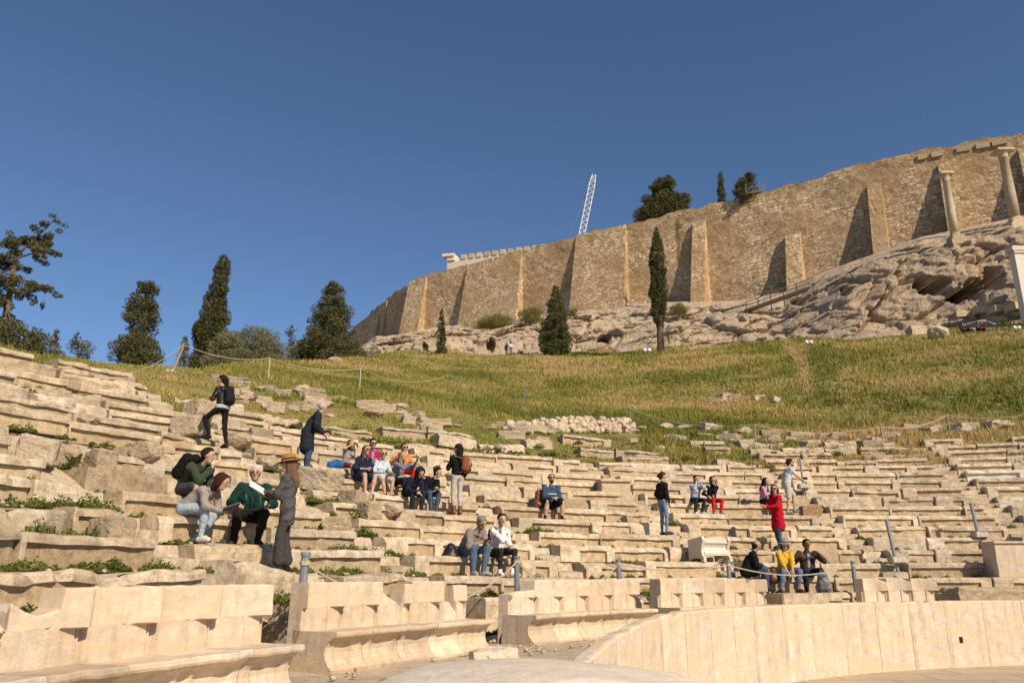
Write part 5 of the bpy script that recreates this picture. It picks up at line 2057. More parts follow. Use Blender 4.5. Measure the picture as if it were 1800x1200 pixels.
def person(label, loc, face, pose="stand", H=1.70, lean=0.0, side=0.0, twist=0.0, hands=None, feet=None, head=(0, 0), skin=SKIN,
           top=("sweater", (0.3, 0.3, 0.3), "long"), bottom=("trousers", (0.05, 0.06, 0.09), "long"), hair=((0.04, 0.025, 0.015), "short"), shoes=(0.05, 0.04, 0.04),
           glasses=None, hat=None, girth=1.0, vox=0.017, group=None, pel=None, boots=0.0, socks=None, mat_top=None, fem=False, inner=None):
    s = H / 1.74
    sit = pose == "sit"
    X, Y, Z = Vector((1, 0, 0)), Vector((0, 1, 0)), Vector((0, 0, 1))
    P = Vector(pel) if pel else (Vector((0, 0, 0.115)) if sit else Vector((0, 0, 0.945 * s)))
    ln, sd, tw = math.radians(lean), math.radians(side), math.radians(twist)
    tdir = (Y * math.sin(ln) + X * math.sin(sd) + Z * math.cos(ln)).normalized()
    l2 = ln * 1.25 + (0.06 if sit else 0)
    t2 = (Y * math.sin(l2) + X * math.sin(sd) * 1.2 + Z * math.cos(l2)).normalized()
    sx = Vector((math.cos(tw), math.sin(tw), 0))
    sx = (sx - tdir * sx.dot(tdir) * 0.6).normalized()
    fwd = sx.cross(tdir) * -1
    chest = P + tdir * 0.30 * s
    neck = chest + t2 * 0.215 * s
    sw = (0.165 if fem else 0.185) * s
    sh = [chest + t2 * 0.155 * s + sx * sw * q for q in (-1, 1)]
    hp = [P + X * 0.092 * s * q for q in (-1, 1)]
    if feet is None:
        feet = [(-0.13, 0.40, -RISE), (0.14, 0.42, -RISE)] if sit else [(-0.09, 0.0, 0), (0.10, 0.03, 0)]
    ank, kn, ank2 = [], [], []
    for q in (0, 1):
        f = Vector(feet[q][:3]) + Z * 0.075 * s
        pole = Vector((0.25 * (q * 2 - 1), 1.0, 0.55 if sit else 0.1))
        k_, a_ = ik(hp[q], f, 0.435 * s, 0.43 * s, pole)
        kn.append(k_); ank.append(a_)
    if hands is None:
        hands = [(-0.13, 0.34, 0.23), (0.13, 0.36, 0.23)] if sit else [(-0.27 * s, 0.06, 0.84 * s), (0.27 * s, 0.06, 0.84 * s)]
    el, wr = [], []
    for q in (0, 1):
        k_, w_ = ik(sh[q], Vector(hands[q]), 0.285 * s, 0.255 * s, Vector(((q * 2 - 1) * 0.75, -0.6, -0.8)))
        el.append(k_); wr.append(w_)
    # head frame
    hy, hpch = math.radians(head[0]), math.radians(head[1])
    hf = Vector((-math.sin(hy) * math.cos(hpch), math.cos(hy) * math.cos(hpch), math.sin(hpch)))
    hr = hf.cross(Z).normalized()
    hu = hr.cross(hf).normalized()
    hc = neck + (t2 * 0.6 + Z * 0.4).normalized() * 0.165 * s + hf * 0.02
    hs = 1.0 * s ** 0.5
    # ---- body: one continuous surface
    g = girth
    B = []
    th_r = (0.078 * g, 0.052 * g)
    for q in (0, 1):
        lt = 0.78 if bottom[2] in ('long', 'slim', 'wide') else 1.0
        B += [(hp[q], kn[q], th_r[0] * s * lt, th_r[1] * s * lt), (kn[q], kn[q].lerp(ank[q], 0.4), 0.050 * s * g * lt, 0.052 * s * g * lt), (kn[q].lerp(ank[q], 0.4), ank[q], 0.050 * s * g * lt, 0.034 * s * lt)]
        ft = Vector(feet[q][3:6]) if len(feet[q]) > 3 else Vector(((q * 2 - 1) * 0.05, 0.16, -0.04))
        B += [(ank[q] - Vector((0, 0.02, 0.03)), ank[q] + ft * 0.9 + Vector((0, 0, -0.01)), 0.035, 0.028)]
        B += [(sh[q], el[q], 0.046 * s * g, 0.038 * s * g), (el[q], el[q].lerp(wr[q], 0.35), 0.038 * s, 0.037 * s), (el[q].lerp(wr[q], 0.35), wr[q], 0.036 * s, 0.025 * s)]
        hd = (wr[q] - el[q]).normalized()
        B += [(wr[q], wr[q] + hd * 0.075 * s, 0.024 * s, 0.031 * s)]
        B += [(P + X * 0.06 * (q * 2 - 1) * s, chest + sx * 0.065 * (q * 2 - 1) * s, 0.092 * s * g, 0.090 * s * g), (chest + sx * 0.06 * (q * 2 - 1) * s, sh[q] - t2 * 0.03, 0.090 * s, 0.05 * s)]
    B += [(neck - t2 * 0.06 * s, hc - hu * 0.05, 0.052 * s * (0.9 if fem else 1), 0.048 * s)]
    B += [(hc + hu * 0.035 - hf * 0.018, hc + hu * 0.035 + hf * 0.012, 0.090 * hs, 0.082 * hs), (hc + hu * 0.01 + hf * 0.03, hc - hu * 0.082 + hf * 0.045, 0.066 * hs, 0.040 * hs),
          (hc + hf * 0.095 + hu * 0.02, hc + hf * 0.116 - hu * 0.018, 0.010, 0.014), (hc + hr * 0.085 + hu * 0.015, hc + hr * 0.088 - hu * 0.025, 0.012, 0.012), (hc - hr * 0.085 + hu * 0.015, hc - hr * 0.088 - hu * 0.025, 0.012, 0.012)]
    V, Fq = sdf_surface(B, vox, 0.022)
    M = MB()
    V = [Vector(v) for v in V]
    nb = len(Fq)
    M.v = V; M.f = [list(map(int, q)) for q in Fq]
    # fingers
    for q in (0, 1):
        hd = (wr[q] - el[q]).normalized()
        wv = hd.cross(Z if abs(hd.z) < 0.9 else Y).normalized()
        pn = wv.cross(hd).normalized()
        if pn.z > 0:
            pn = -pn
        b0 = wr[q] + hd * 0.085 * s
        inner_side = wv if (wv.dot(X) * (q * 2 - 1)) < 0 else -wv
        for i, L in enumerate((0.070, 0.080, 0.074, 0.058)):
            o = b0 + inner_side * (0.030 - 0.020 * i)
            m_ = o + hd * L * 0.55 + pn * 0.012
            M.tube([o - hd * 0.02, m_, m_ + hd * L * 0.30 + pn * L * 0.42], [0.0095, 0.009, 0.0065], 6)
        o = wr[q] + hd * 0.03 + inner_side * 0.028
        M.tube([o, o + inner_side * 0.026 + hd * 0.026 + pn * 0.006, o + inner_side * 0.028 + hd * 0.060 + pn * 0.016], [0.012, 0.0105, 0.008], 6)
    nskin = len(M.f)
    for e in (-1, 1):
        c = hc + hf * 0.089 * hs + hr * 0.032 * e + hu * 0.022
        M.tube([c - hr * 0.014, c, c + hr * 0.014], [0.004, 0.0085, 0.004], 6)
    for e in (-1, 1):
        c = hc + hf * 0.093 * hs + hr * 0.033 * e + hu * 0.042
        M.tube([c - hr * 0.02, c + hf * 0.003, c + hr * 0.02], [0.003, 0.005, 0.003], 5)
    neye = len(M.f)
    c = hc + hf * 0.088 * hs - hu * 0.052
    M.tube([c - hr * 0.024, c + hf * 0.006, c + hr * 0.024], [0.003, 0.007, 0.003], 6)
    me = mesh_py("person", M.v, M.f, True)
    mi = [0] * nskin + [1] * (neye - nskin) + [2] * (len(M.f) - neye)
    me.polygons.foreach_set("material_index", mi)
    root = link("person", me, [cloth(skin, "skin"), EYE_M, LIP_M], None, loc, (0, 0, math.radians(face - 90)))
    me.polygons.foreach_set("material_index", mi)
    tag(root, label, "person", group)

    def part(nm, caps, mat, k=0.03, cut=(), wr_=0.0, vx=None):
        v, f = sdf_surface(caps, vx or vox, k, cut, wr_, len(label))
        return link(nm, mesh_np(nm, v, f, True), mat, root)
    # ---- bottoms
    nm, col, kind = bottom
    C = [(P - X * 0.05 * s, P + X * 0.05 * s, 0.112 * s * g, 0.112 * s * g), (P + tdir * 0.10 * s - X * 0.05 * s, P + tdir * 0.10 * s + X * 0.05 * s, 0.10 * s * g, 0.10 * s * g)]
    for q in (0, 1):
        if kind == "long":
            C += [(hp[q], kn[q], 0.094 * s * g, 0.066 * s * g), (kn[q], kn[q].lerp(ank[q], 0.45), 0.065 * s * g, 0.060 * s * g), (kn[q].lerp(ank[q], 0.4), ank[q].lerp(kn[q], 0.02 + boots), 0.059 * s * g, 0.046 * s)]
        elif kind == "slim":
            C += [(hp[q], kn[q], 0.090 * s * g, 0.060 * s * g), (kn[q], kn[q].lerp(ank[q], 0.4), 0.057 * s * g, 0.056 * s * g), (kn[q].lerp(ank[q], 0.4), ank[q].lerp(kn[q], 0.02 + boots), 0.054 * s * g, 0.038 * s)]
        elif kind == "wide":
            C += [(hp[q], kn[q], 0.092 * s * g, 0.078 * s * g), (kn[q], ank[q].lerp(kn[q], 0.20), 0.078 * s * g, 0.100 * s)]
        elif kind == "shorts":
            C += [(hp[q], hp[q].lerp(kn[q], 0.92), 0.098 * s * g, 0.080 * s * g)]
        elif kind == "skirt":
            C += [(hp[q], hp[q].lerp(kn[q], 0.75), 0.105 * s * g, 0.095 * s * g)]
    part(nm, C, cloth(col), 0.03, (), 0.004)
    # ---- top
    nm, col, kind = top
    sl = 0.95 if kind in ("long", "coat", "hood", "puff") else (0.0 if kind == "short" else 0.5)
    th_ = 0.016 if kind in ("coat", "puff", "hood") else 0.008
    C = []
    for q in (0, 1):
        e = q * 2 - 1
        C += [(P + tdir * 0.02 * s + X * 0.058 * e * s, chest + sx * 0.062 * e * s, (0.104 * g + th_) * s, (0.098 * g + th_) * s), (chest + sx * 0.062 * e * s, sh[q] - t2 * 0.03 * s, (0.096 + th_) * s, (0.058 + th_) * s)]
        C += [(sh[q], el[q] if sl else sh[q].lerp(el[q], 0.62), (0.056 * g + th_) * s, (0.048 * g + th_) * s)]
        if sl:
            C += [(el[q], el[q].lerp(wr[q], sl), (0.047 * g + th_) * s, (0.036 + th_) * s)]
        if kind == "coat":
            if sit:
                C += [(hp[q], hp[q].lerp(kn[q], 0.45), 0.115 * s * g, 0.105 * s * g)]
            else:
                C += [(P + X * 0.06 * e * s, P + X * 0.075 * e * s - Z * (0.34 if 'red' in label else 0.17) * s, 0.118 * s * g, (0.138 if 'red' in label else 0.122) * s * g)]
    C += [(neck - t2 * 0.075 * s, neck - t2 * 0.02 * s, (0.075 + th_) * s, (0.058 + th_ * 0.6) * s)]
    if fem:
        C += [(chest + fwd * 0.055 * s + sx * 0.05 * s, chest + fwd * 0.055 * s + sx * 0.055 * s, 0.066 * s, 0.066 * s), (chest + fwd * 0.055 * s - sx * 0.05 * s, chest + fwd * 0.055 * s - sx * 0.055 * s, 0.066 * s, 0.066 * s)]
    tm = mat_top or (cloth(col, "leather") if kind == "leatherlong" else cloth(col))
    part(nm, C, tm, 0.035, (), 0.009)
    if inner:
        part("undershirt", [(chest + fwd * 0.075 * s - tdir * 0.16 * s, chest + fwd * 0.085 * s + t2 * 0.12 * s, 0.05 * s, 0.045 * s)], cloth(inner), 0.02)
    if kind == "hood":
        part("hood", [(hc + hu * 0.03 - hf * 0.02, hc + hu * 0.03, 0.122 * hs, 0.115 * hs), (hc - hf * 0.03, neck, 0.115 * hs, 0.095 * s)], cloth(col), 0.03, [(hc + hf * 0.055, -(hf * 0.9 - hu * 0.25).normalized())])
    # ---- shoes
    for q in (0, 1):
        ft = Vector(feet[q][3:6]) if len(feet[q]) > 3 else Vector(((q * 2 - 1) * 0.05, 0.16, -0.04))
        C = [(ank[q] - Vector((0, 0.03, 0.038)), ank[q] + ft * 0.98, 0.042 * s, 0.036 * s), (ank[q] + Vector((0, 0.0, -0.03)), ank[q] + ft * 0.6 + Vector((0, 0, 0.012)), 0.043 * s, 0.036 * s)]
        if boots:
            C += [(ank[q], ank[q].lerp(kn[q], boots + 0.05), 0.052 * s, 0.056 * s)]
        part("boot" if boots else "shoe", C, cloth(shoes, "leather" if boots else "cloth"), 0.02)
        if socks:
            part("sock", [(ank[q] + Z * 0.01, ank[q].lerp(kn[q], 0.18), 0.042 * s, 0.045 * s)], cloth(socks), 0.01)
    # ---- hair
    hcol, hk = hair
    if hk != "none" and kind != "hood":
        C = [(hc + hu * 0.042 - hf * 0.028, hc + hu * 0.048 + hf * 0.004, 0.098 * hs, 0.091 * hs), (hc - hf * 0.045, hc - hf * 0.04 - hu * 0.065, 0.084 * hs, 0.062 * hs)]
        for e in (-1, 1):
            C += [(hc + hr * 0.050 * e + hu * 0.03 - hf * 0.022, hc + hr * 0.052 * e - hu * 0.02 - hf * 0.028, 0.046 * hs, 0.036 * hs)]
        cut = [(hc + hf * 0.046 + hu * 0.045, (-hf * 0.96 + hu * 0.28).normalized())] if hk in ('long', 'bob') else [(hc + hf * 0.046 + hu * 0.055, (-hf * 0.83 + hu * 0.56).normalized())]
        if hk == "bald":
            C = [(hc - hf * 0.045 + hu * 0.01, hc - hf * 0.035 - hu * 0.04, 0.090 * hs, 0.072 * hs), (hc + hr * 0.07 - hf * 0.01, hc - hr * 0.07 - hf * 0.01, 0.04, 0.04)]
            cut = [(hc + hf * 0.02 + hu * 0.03, (-hf * 0.7 + hu * 0.1).normalized()), (hc + hu * 0.055, -hu)]
        if hk == "long":
            bk = -fwd
            C += [(hc - hf * 0.05, neck + bk * 0.07 - t2 * 0.02, 0.088 * hs, 0.075), (neck + bk * 0.075, chest + bk * 0.115 + t2 * 0.06, 0.075, 0.055), (hc + hr * 0.075 - hf * 0.015, neck + sx * 0.07 - t2 * 0.06 + fwd * 0.03, 0.032, 0.03), (hc - hr * 0.075 - hf * 0.015, neck - sx * 0.07 - t2 * 0.06 + fwd * 0.03, 0.032, 0.03)]
        if hk == "bob":
            C += [(hc - hf * 0.04, hc - hf * 0.04 - hu * 0.10, 0.092 * hs, 0.080), (hc + hr * 0.078 - hf * 0.01, hc + hr * 0.08 - hu * 0.10 + hf * 0.005, 0.035, 0.035), (hc - hr * 0.078 - hf * 0.01, hc - hr * 0.08 - hu * 0.10 + hf * 0.005, 0.035, 0.035)]
        if hk in ("bun", "pony"):
            C += [(hc - hf * 0.11 + hu * 0.0, hc - hf * 0.125 - hu * (0.01 if hk == "bun" else 0.16), 0.045, 0.04 if hk == "bun" else 0.022)]
        part("hair", C, cloth(hcol, "hair"), 0.02, cut, 0.010)
        if hk == "beard" or hk == "shortbeard":
            part("beard", [(hc + hf * 0.058 - hu * 0.075, hc + hf * 0.052 - hu * 0.085, 0.045, 0.042), (hc + hr * 0.06 - hu * 0.04, hc + hf * 0.05 - hu * 0.085, 0.02, 0.03), (hc - hr * 0.06 - hu * 0.04, hc + hf * 0.05 - hu * 0.085, 0.02, 0.03)], cloth(hcol, "hair"), 0.015, [(hc - hu * 0.056, -hu)], 0, 0.011)
    if glasses:
        M = MB()
        fr = Matrix((hr, hf, hu)).transposed()
        for e in (-1, 1):
            M.box(hc + hf * 0.105 * hs + hr * 0.033 * e + hu * 0.02, (0.052, 0.008, 0.036 if glasses == "sun" else 0.006), fr)
            M.box(hc + hf * 0.05 + hr * 0.085 * e + hu * 0.026, (0.005, 0.11, 0.008), fr)
            if glasses != "sun":
                M.box(hc + hf * 0.105 * hs + hr * 0.033 * e + hu * 0.004, (0.048, 0.006, 0.004), fr)
        M.box(hc + hf * 0.107 * hs + hu * 0.026, (0.03, 0.006, 0.006), fr)
        M.build("sunglasses" if glasses == "sun" else "glasses", GLASS_M, root)
    if hat:
        hcolr, brim, crown, hn = hat
        M = MB()
        M.lathe([(0.085, 0.0), (0.115, 0.0), (brim, -0.018), (brim, -0.010), (0.112, 0.012), (0.108, crown * 0.8), (0.085, crown), (0.03, crown + 0.012)], 22)
        fr = Matrix((hr, hf, hu)).transposed().to_4x4()
        tilt = Matrix.Rotation(-0.12, 4, 'X')
        M.v = [fr @ (tilt @ v) + hc + hu * 0.062 - hf * 0.012 for v in M.v]
        M.build(hn, cloth(hcolr), root, True)
        M2 = MB()
        M2.lathe([(0.1125, 0.012), (0.1145, 0.014), (0.1140, 0.036), (0.1115, 0.038)], 22)
        M2.v = [fr @ (tilt @ v) + hc + hu * 0.062 - hf * 0.012 for v in M2.v]
        M2.build("hat_band", cloth((0.06, 0.04, 0.03)), root, True)
    J = dict(P=P, chest=chest, neck=neck, hc=hc, wr=wr, el=el, kn=kn, ank=ank, fwd=fwd, tdir=tdir, sx=sx, s=s, hf=hf, hu=hu, hr=hr, sh=sh)
    mw = Matrix.Translation(Vector(loc)) @ Matrix.Rotation(math.radians(face - 90), 4, 'Z')
    return root, J, mw


def row_loc(px, n, dr):
    th = row_theta(px, n, dr)
    x, y = pol(row_r(n) + dr, th)
    return Vector((x, y, row_z(n, th)))


def worn_backpack(J, mw, face, label, col, w=0.28, h=0.42, d=0.15, cat="backpack", off=0.0):
    c = J["chest"] - J["fwd"] * (0.135 + d / 2) * J["s"] + J["tdir"] * 0.0 + J["sx"] * off
    root = thing(cat.replace(" ", "_"), label, cat, mw @ c, math.radians(face - 90))
    t = J["tdir"]; f = J["fwd"]; x = J["sx"]
    caps = []
    for a in (-1, 1):
        caps.append((x * a * (w / 2 - 0.08) - t * (h / 2 - 0.09), x * a * (w / 2 - 0.09) + t * (h / 2 - 0.10), d * 0.62, d * 0.52))
    caps.append((-f * 0.03 - t * 0.12, -f * 0.03 - t * 0.02, d * 0.6, d * 0.5))
    v, q = sdf_surface(caps, 0.018, 0.05, (), 0.006, 3)
    link("bag_body", mesh_np("bag_body", v, q, True), cloth(col), root)
    M = MB()
    for a, k in ((-1, 0), (1, 1)):
        sh = J["sh"][k] - c
        M.tube([x * a * 0.09 + t * (h / 2 - 0.06), sh * 0.78 + t * 0.065, sh * 0.80 + f * 0.12 + t * 0.0, x * a * 0.14 + f * 0.16 - t * 0.22, x * a * 0.12 - t * 0.2], [0.022, 0.024, 0.024, 0.02, 0.018], 6)
    M.build("strap", cloth(col), root)
    return root


def slab_thing(nm, label, cat, mw, c, ax, ay, size, mat, extra=None):
    """thin flat held object centred at c with axes ax, ay"""
    ax = Vector(ax).normalized(); ay = Vector(ay); ay = (ay - ax * ay.dot(ax)).normalized(); az = ax.cross(ay)
    R_ = Matrix((ax, ay, az)).transposed()
    M = MB(); M.box((0, 0, 0), size, R_)
    loc = mw @ Vector(c)
    o = M.build(nm, mat, None, False, loc, mw.to_euler())
    tag(o, label, cat)
    return o


def build_people():
    N1, N2 = 0.015, 0.018
    # --- group of five at the left front
    r, J, mw = person("woman in black leather jacket and backpack climbing the ruined left stair, chin in hand", row_loc(388, 7, 0.15), 160, "stand", 1.66, 6, 0, 0, [(-0.10, 0.24, 1.30), (0.12, 0.26, 1.26)],
                      [(-0.10, 0.27, 0.24), (0.10, -0.06, 0.0)], (25, -4), SKIN, ("jacket", (0.014, 0.013, 0.013), "leatherlong"), ("trousers", (0.014, 0.013, 0.014), "slim"), ((0.02, 0.013, 0.01), "pony"), (0.02, 0.018, 0.018), None, None, 0.95, N2, fem=True, pel=(0, 0.06, 0.93))
    sl = J
    part_v, part_f = sdf_surface([(J["P"] + Vector((-.06, 0, 0.03)), J["P"] + Vector((.06, 0, 0.03)), 0.128, 0.128)], 0.018, 0.02, [(J["P"] + Vector((0, 0, -0.02)), (0, 0, 1)), (J["P"] + Vector((0, 0, 0.07)), (0, 0, -1))])
    link("shirt_hem", mesh_np("shirt_hem", part_v, part_f, True), cloth((0.5, 0.5, 0.5)), r)
    worn_backpack(J, mw, 160, "slim black backpack on the woman in the leather jacket", (0.018, 0.016, 0.017), 0.26, 0.46, 0.13)
    r, J, mw = person("young man in green quilted jacket and shorts bending towards the laptop, black backpack behind", row_loc(325, 3, 0.10), -25, "sit", 1.78, 38, 4, 0, [(-0.02, 0.50, 0.10), (0.05, 0.55, 0.42)],
                      [(-0.22, 0.42, -0.30), (0.20, 0.50, -0.37)], (20, -10), SKIN, ("jacket", (0.045, 0.062, 0.032), "puff"), ("shorts", (0.07, 0.07, 0.08), "shorts"), ((0.02, 0.014, 0.01), "short"), (0.03, 0.05, 0.05), None, None, 1.0, N1)
    worn_backpack(J, mw, -25, "bulky black backpack worn by the man in the green quilted jacket", (0.012, 0.011, 0.011), 0.34, 0.46, 0.19)
    r, J, mw = person("woman in grey sweater and pale blue jeans leaning over a laptop at the left", row_loc(325, 2, 0.10), -8, "sit", 1.70, 50, 0, -10, [(-0.02, 0.62, 0.10), (0.14, 0.66, 0.06)],
                      [(-0.10, 0.16, -0.38), (0.10, 0.34, -0.38)], (10, -25), SKIN, ("sweater", (0.30, 0.265, 0.235), "long"), ("jeans", (0.36, 0.44, 0.52), "slim"), ((0.045, 0.018, 0.012), "bob"), (0.62, 0.58, 0.52), None, None, 1.05, N1, fem=True)
    lap = slab_thing("laptop", "thin dark grey laptop held by the woman in the grey sweater", "laptop", mw, J["wr"][1] + Vector((-0.02, 0.13, 0.06)), (0.8, 0.5, 0.1), (-0.3, 0.8, 0.35), (0.34, 0.24, 0.018), cloth((0.10, 0.10, 0.11)))
    r, J, mw = person("white-haired older man with glasses in dark green jacket seated facing the orchestra", row_loc(440, 2, 0.14), -68, "sit", 1.80, 10, 0, 0, [(-0.24, 0.36, 0.27), (0.24, 0.34, 0.27)],
                      [(-0.10, 0.42, -0.38), (0.26, 0.36, -0.38)], (-6, -2), SKIN, ("jacket", (0.010, 0.040, 0.028), "puff"), ("trousers", (0.020, 0.018, 0.016), "long"), ((0.55, 0.53, 0.50), "short"), (0.05, 0.04, 0.035), "clear", None, 1.18, N1)
    M = MB()
    for e in (-1, 1):
        a = J["sh"][0 if e < 0 else 1]
        M.tube([a + J["tdir"] * 0.055 - J["sx"] * e * 0.05, J["chest"] + J["sx"] * e * 0.11 + J["fwd"] * 0.13, J["chest"] + J["sx"] * e * 0.13 + J["fwd"] * 0.10 - J["tdir"] * 0.15], 0.014, 6)
    M.build("shoulder_strap", cloth((0.05, 0.17, 0.14)), r)
    M = MB()
    for e in (-1, 1):
        M.tube([J["neck"] + J["sx"] * e * 0.075, J["chest"] + J["sx"] * e * 0.05 + J["fwd"] * 0.14, J["P"] + J["fwd"] * 0.19 + J["tdir"] * 0.13 + J["sx"] * e * 0.02], 0.012, 6)
    M.box(J["P"] + J["fwd"] * 0.22 + J["tdir"] * 0.10, (0.13, 0.09, 0.09))
    M.tube([J["P"] + J["fwd"] * 0.24 + J["tdir"] * 0.10, J["P"] + J["fwd"] * 0.36 + J["tdir"] * 0.08], [0.036, 0.04], 10)
    o = M.build("camera", cloth((0.02, 0.02, 0.02)), None, False, mw.to_translation(), mw.to_euler())
    tag(o, "black camera hanging on a dark strap on the older man in green", "camera")
    r, J, mw = person("woman in orange felt hat, grey coat and wide grey trousers standing with a white folder", row_loc(497, 0, 0.42), 192, "stand", 1.70, 2, 0, -8, [(0.02, 0.34, 1.16), (0.10, 0.30, 1.12)],
                      [(-0.10, 0.06, 0), (0.09, -0.04, 0)], (0, -3), SKIN, ("coat", (0.088, 0.084, 0.083), "coat"), ("trousers", (0.058, 0.050, 0.050), "wide"), ((0.15, 0.09, 0.05), "long"), (0.025, 0.02, 0.02), "sun", ((0.34, 0.165, 0.055), 0.175, 0.105, "felt_hat"), 0.92, N1, fem=True)
    slab_thing("folder", "open white paper folder in the hands of the woman in the orange hat", "folder", mw, J["wr"][0] + Vector((0.02, 0.14, 0.08)), (0.95, 0.1, 0.35), (-0.2, 0.75, 0.45), (0.33, 0.26, 0.012), cloth((0.72, 0.72, 0.72)))
    person("stooping grey-haired man in dark navy jacket standing behind the woman in the orange hat", row_loc(536, 6, 0.15), 12, "stand", 1.74, 24, 0, 0, [(-0.16, 0.40, 0.98), (0.18, 0.36, 0.92)], None, (-10, -25), SKIN,
           ("jacket", (0.022, 0.024, 0.036), "coat"), ("jeans", (0.05, 0.07, 0.12), "long"), ((0.42, 0.38, 0.35), "short"), (0.04, 0.035, 0.03), None, None, 1.22, N2)
    # --- family group
    G = None
    person("child in grey top and dark red shorts sitting with a hand to the face", row_loc(607, 7, 0.12), -30, "sit", 1.35, 12, 0, 0, [(-0.02, 0.26, 0.42), (0.14, 0.22, 0.56)], [(-0.10, 0.32, -0.34), (0.12, 0.34, -0.34)], (-15, 5), SKIN,
           ("shirt", (0.32, 0.31, 0.28), "short"), ("shorts", (0.20, 0.03, 0.03), "shorts"), ((0.10, 0.05, 0.03), "bob"), (0.3, 0.3, 0.3), None, None, 0.95, N2)
    person("woman in magenta cardigan with sunglasses sitting behind the girl in navy", row_loc(648, 7, 0.12), -55, "sit", 1.66, 14, 0, 0, [(-0.05, 0.34, 0.30), (0.14, 0.34, 0.30)], None, (-10, -10), SKIN,
           ("cardigan", (0.42, 0.02, 0.12), "long"), ("trousers", (0.10, 0.10, 0.12), "long"), ((0.018, 0.013, 0.012), "bun"), (0.05, 0.05, 0.05), "sun", None, 0.98, N2, fem=True, inner=(0.40, 0.38, 0.42))
    person("long-haired girl in oversized navy sweatshirt with bare legs and white shoes", row_loc(632, 6, 0.14), -42, "sit", 1.66, 16, 0, 0, [(-0.02, 0.36, 0.28), (0.14, 0.34, 0.26)], [(-0.08, 0.40, -0.37), (0.12, 0.40, -0.37)], (-4, 0), SKIN,
           ("sweatshirt", (0.016, 0.022, 0.048), "hood2"), ("shorts", (0.02, 0.03, 0.06), "skirt"), ((0.13, 0.065, 0.03), "long"), (0.72, 0.70, 0.68), "sun", None, 1.1, N2, fem=True)
    person("blonde girl in light blue sweater sitting with bare legs and black shoes", row_loc(666, 6, 0.14), -50, "sit", 1.58, 12, 0, 0, [(-0.10, 0.34, 0.28), (0.12, 0.34, 0.24)], [(-0.14, 0.36, -0.37), (0.06, 0.42, -0.37)], (-15, -4), SKIN,
           ("sweater", (0.50, 0.58, 0.64), "long"), ("shorts", (0.46, 0.48, 0.46), "shorts"), ((0.52, 0.33, 0.13), "short"), (0.02, 0.02, 0.02), "sun", None, 0.95, N2, fem=True)
    r, J, mw = person("long-haired woman in speckled blue-grey top holding a phone out in both hands", row_loc(694, 6, 0.14), -28, "sit", 1.66, 16, 0, 0, [(-0.02, 0.56, 0.52), (0.08, 0.57, 0.50)], None, (-8, 4), SKIN,
                      ("shirt", (0.19, 0.20, 0.24), "long"), ("trousers", (0.02, 0.022, 0.03), "long"), ((0.26, 0.15, 0.07), "long"), (0.05, 0.05, 0.05), None, None, 1.0, N2, fem=True)
    slab_thing("phone", "dark phone held out by the woman in the speckled top", "phone", mw, J["wr"][1] + Vector((-0.04, 0.10, 0.06)), (1, 0.1, 0), (0, 0.3, 1), (0.075, 0.15, 0.01), cloth((0.02, 0.02, 0.02)))
    slab_thing("folded_scarf", "cream folded cloth lying on the lap of the woman in the speckled top", "scarf", mw, Vector((0.03, 0.30, 0.20)), (1, 0.2, 0), (0, 1, 0.2), (0.26, 0.22, 0.06), cloth((0.55, 0.48, 0.38)))
    person("woman in orange and white top with sunglasses raising a hand behind the phone holder", row_loc(706, 7, 0.12), -60, "sit", 1.68, 8, 0, 0, [(-0.16, 0.34, 0.36), (0.26, 0.34, 0.50)], None, (0, 0), SKIN,
           ("top", (0.62, 0.22, 0.07), "long"), ("trousers", (0.50, 0.02, 0.03), "long"), ((0.06, 0.03, 0.02), "bun"), (0.05, 0.05, 0.05), "sun", None, 1.0, N2, fem=True)
    r, J, mw = person("boy in navy hooded top with the hood up bending over his knees", row_loc(716, 5, 0.14), -44, "sit", 1.66, 42, 0, 0, [(0.02, 0.48, 0.10), (0.12, 0.50, 0.08)], [(-0.10, 0.40, -0.37), (0.12, 0.34, -0.37)], (-8, -30), SKIN,
           ("hooded_top", (0.014, 0.018, 0.034), "hood"), ("trousers", (0.022, 0.024, 0.034), "long"), ((0.03, 0.02, 0.015), "short"), (0.03, 0.03, 0.03), None, None, 0.98, N2)
    person("dark-haired boy in black jacket and blue jeans slumped beside the hooded boy", row_loc(742, 5, 0.14), -38, "sit", 1.70, 34, -10, 0, [(-0.10, 0.40, 0.24), (0.02, 0.42, 0.22)], [(-0.06, 0.42, -0.37), (0.16, 0.46, -0.37)], (10, -15), SKIN,
           ("jacket", (0.012, 0.012, 0.016), "long"), ("jeans", (0.055, 0.085, 0.135), "long"), ((0.018, 0.013, 0.01), "short"), (0.08, 0.08, 0.09), None, None, 0.98, N2)
    # --- standing woman
    r, J, mw = person("dark-haired woman in black top, pale grey jeans and brown ankle boots, seen from behind", row_loc(803, 4, 0.35), 128, "stand", 1.72, -2, 0, 0, [(-0.08, 0.30, 1.18), (0.26, 0.10, 0.95)], [(-0.07, 0.02, 0), (0.08, -0.02, 0)], (38, 0), SKIN,
                      ("top", (0.010, 0.009, 0.009), "long"), ("jeans", (0.46, 0.43, 0.38), "slim"), ((0.018, 0.012, 0.01), "long"), (0.17, 0.065, 0.025), None, None, 0.96, N1, boots=0.22, fem=True)
    worn_backpack(J, mw, 128, "brown leather shoulder bag hanging on the back of the woman in pale jeans", (0.20, 0.075, 0.035), 0.26, 0.40, 0.12, "shoulder bag", 0.10)
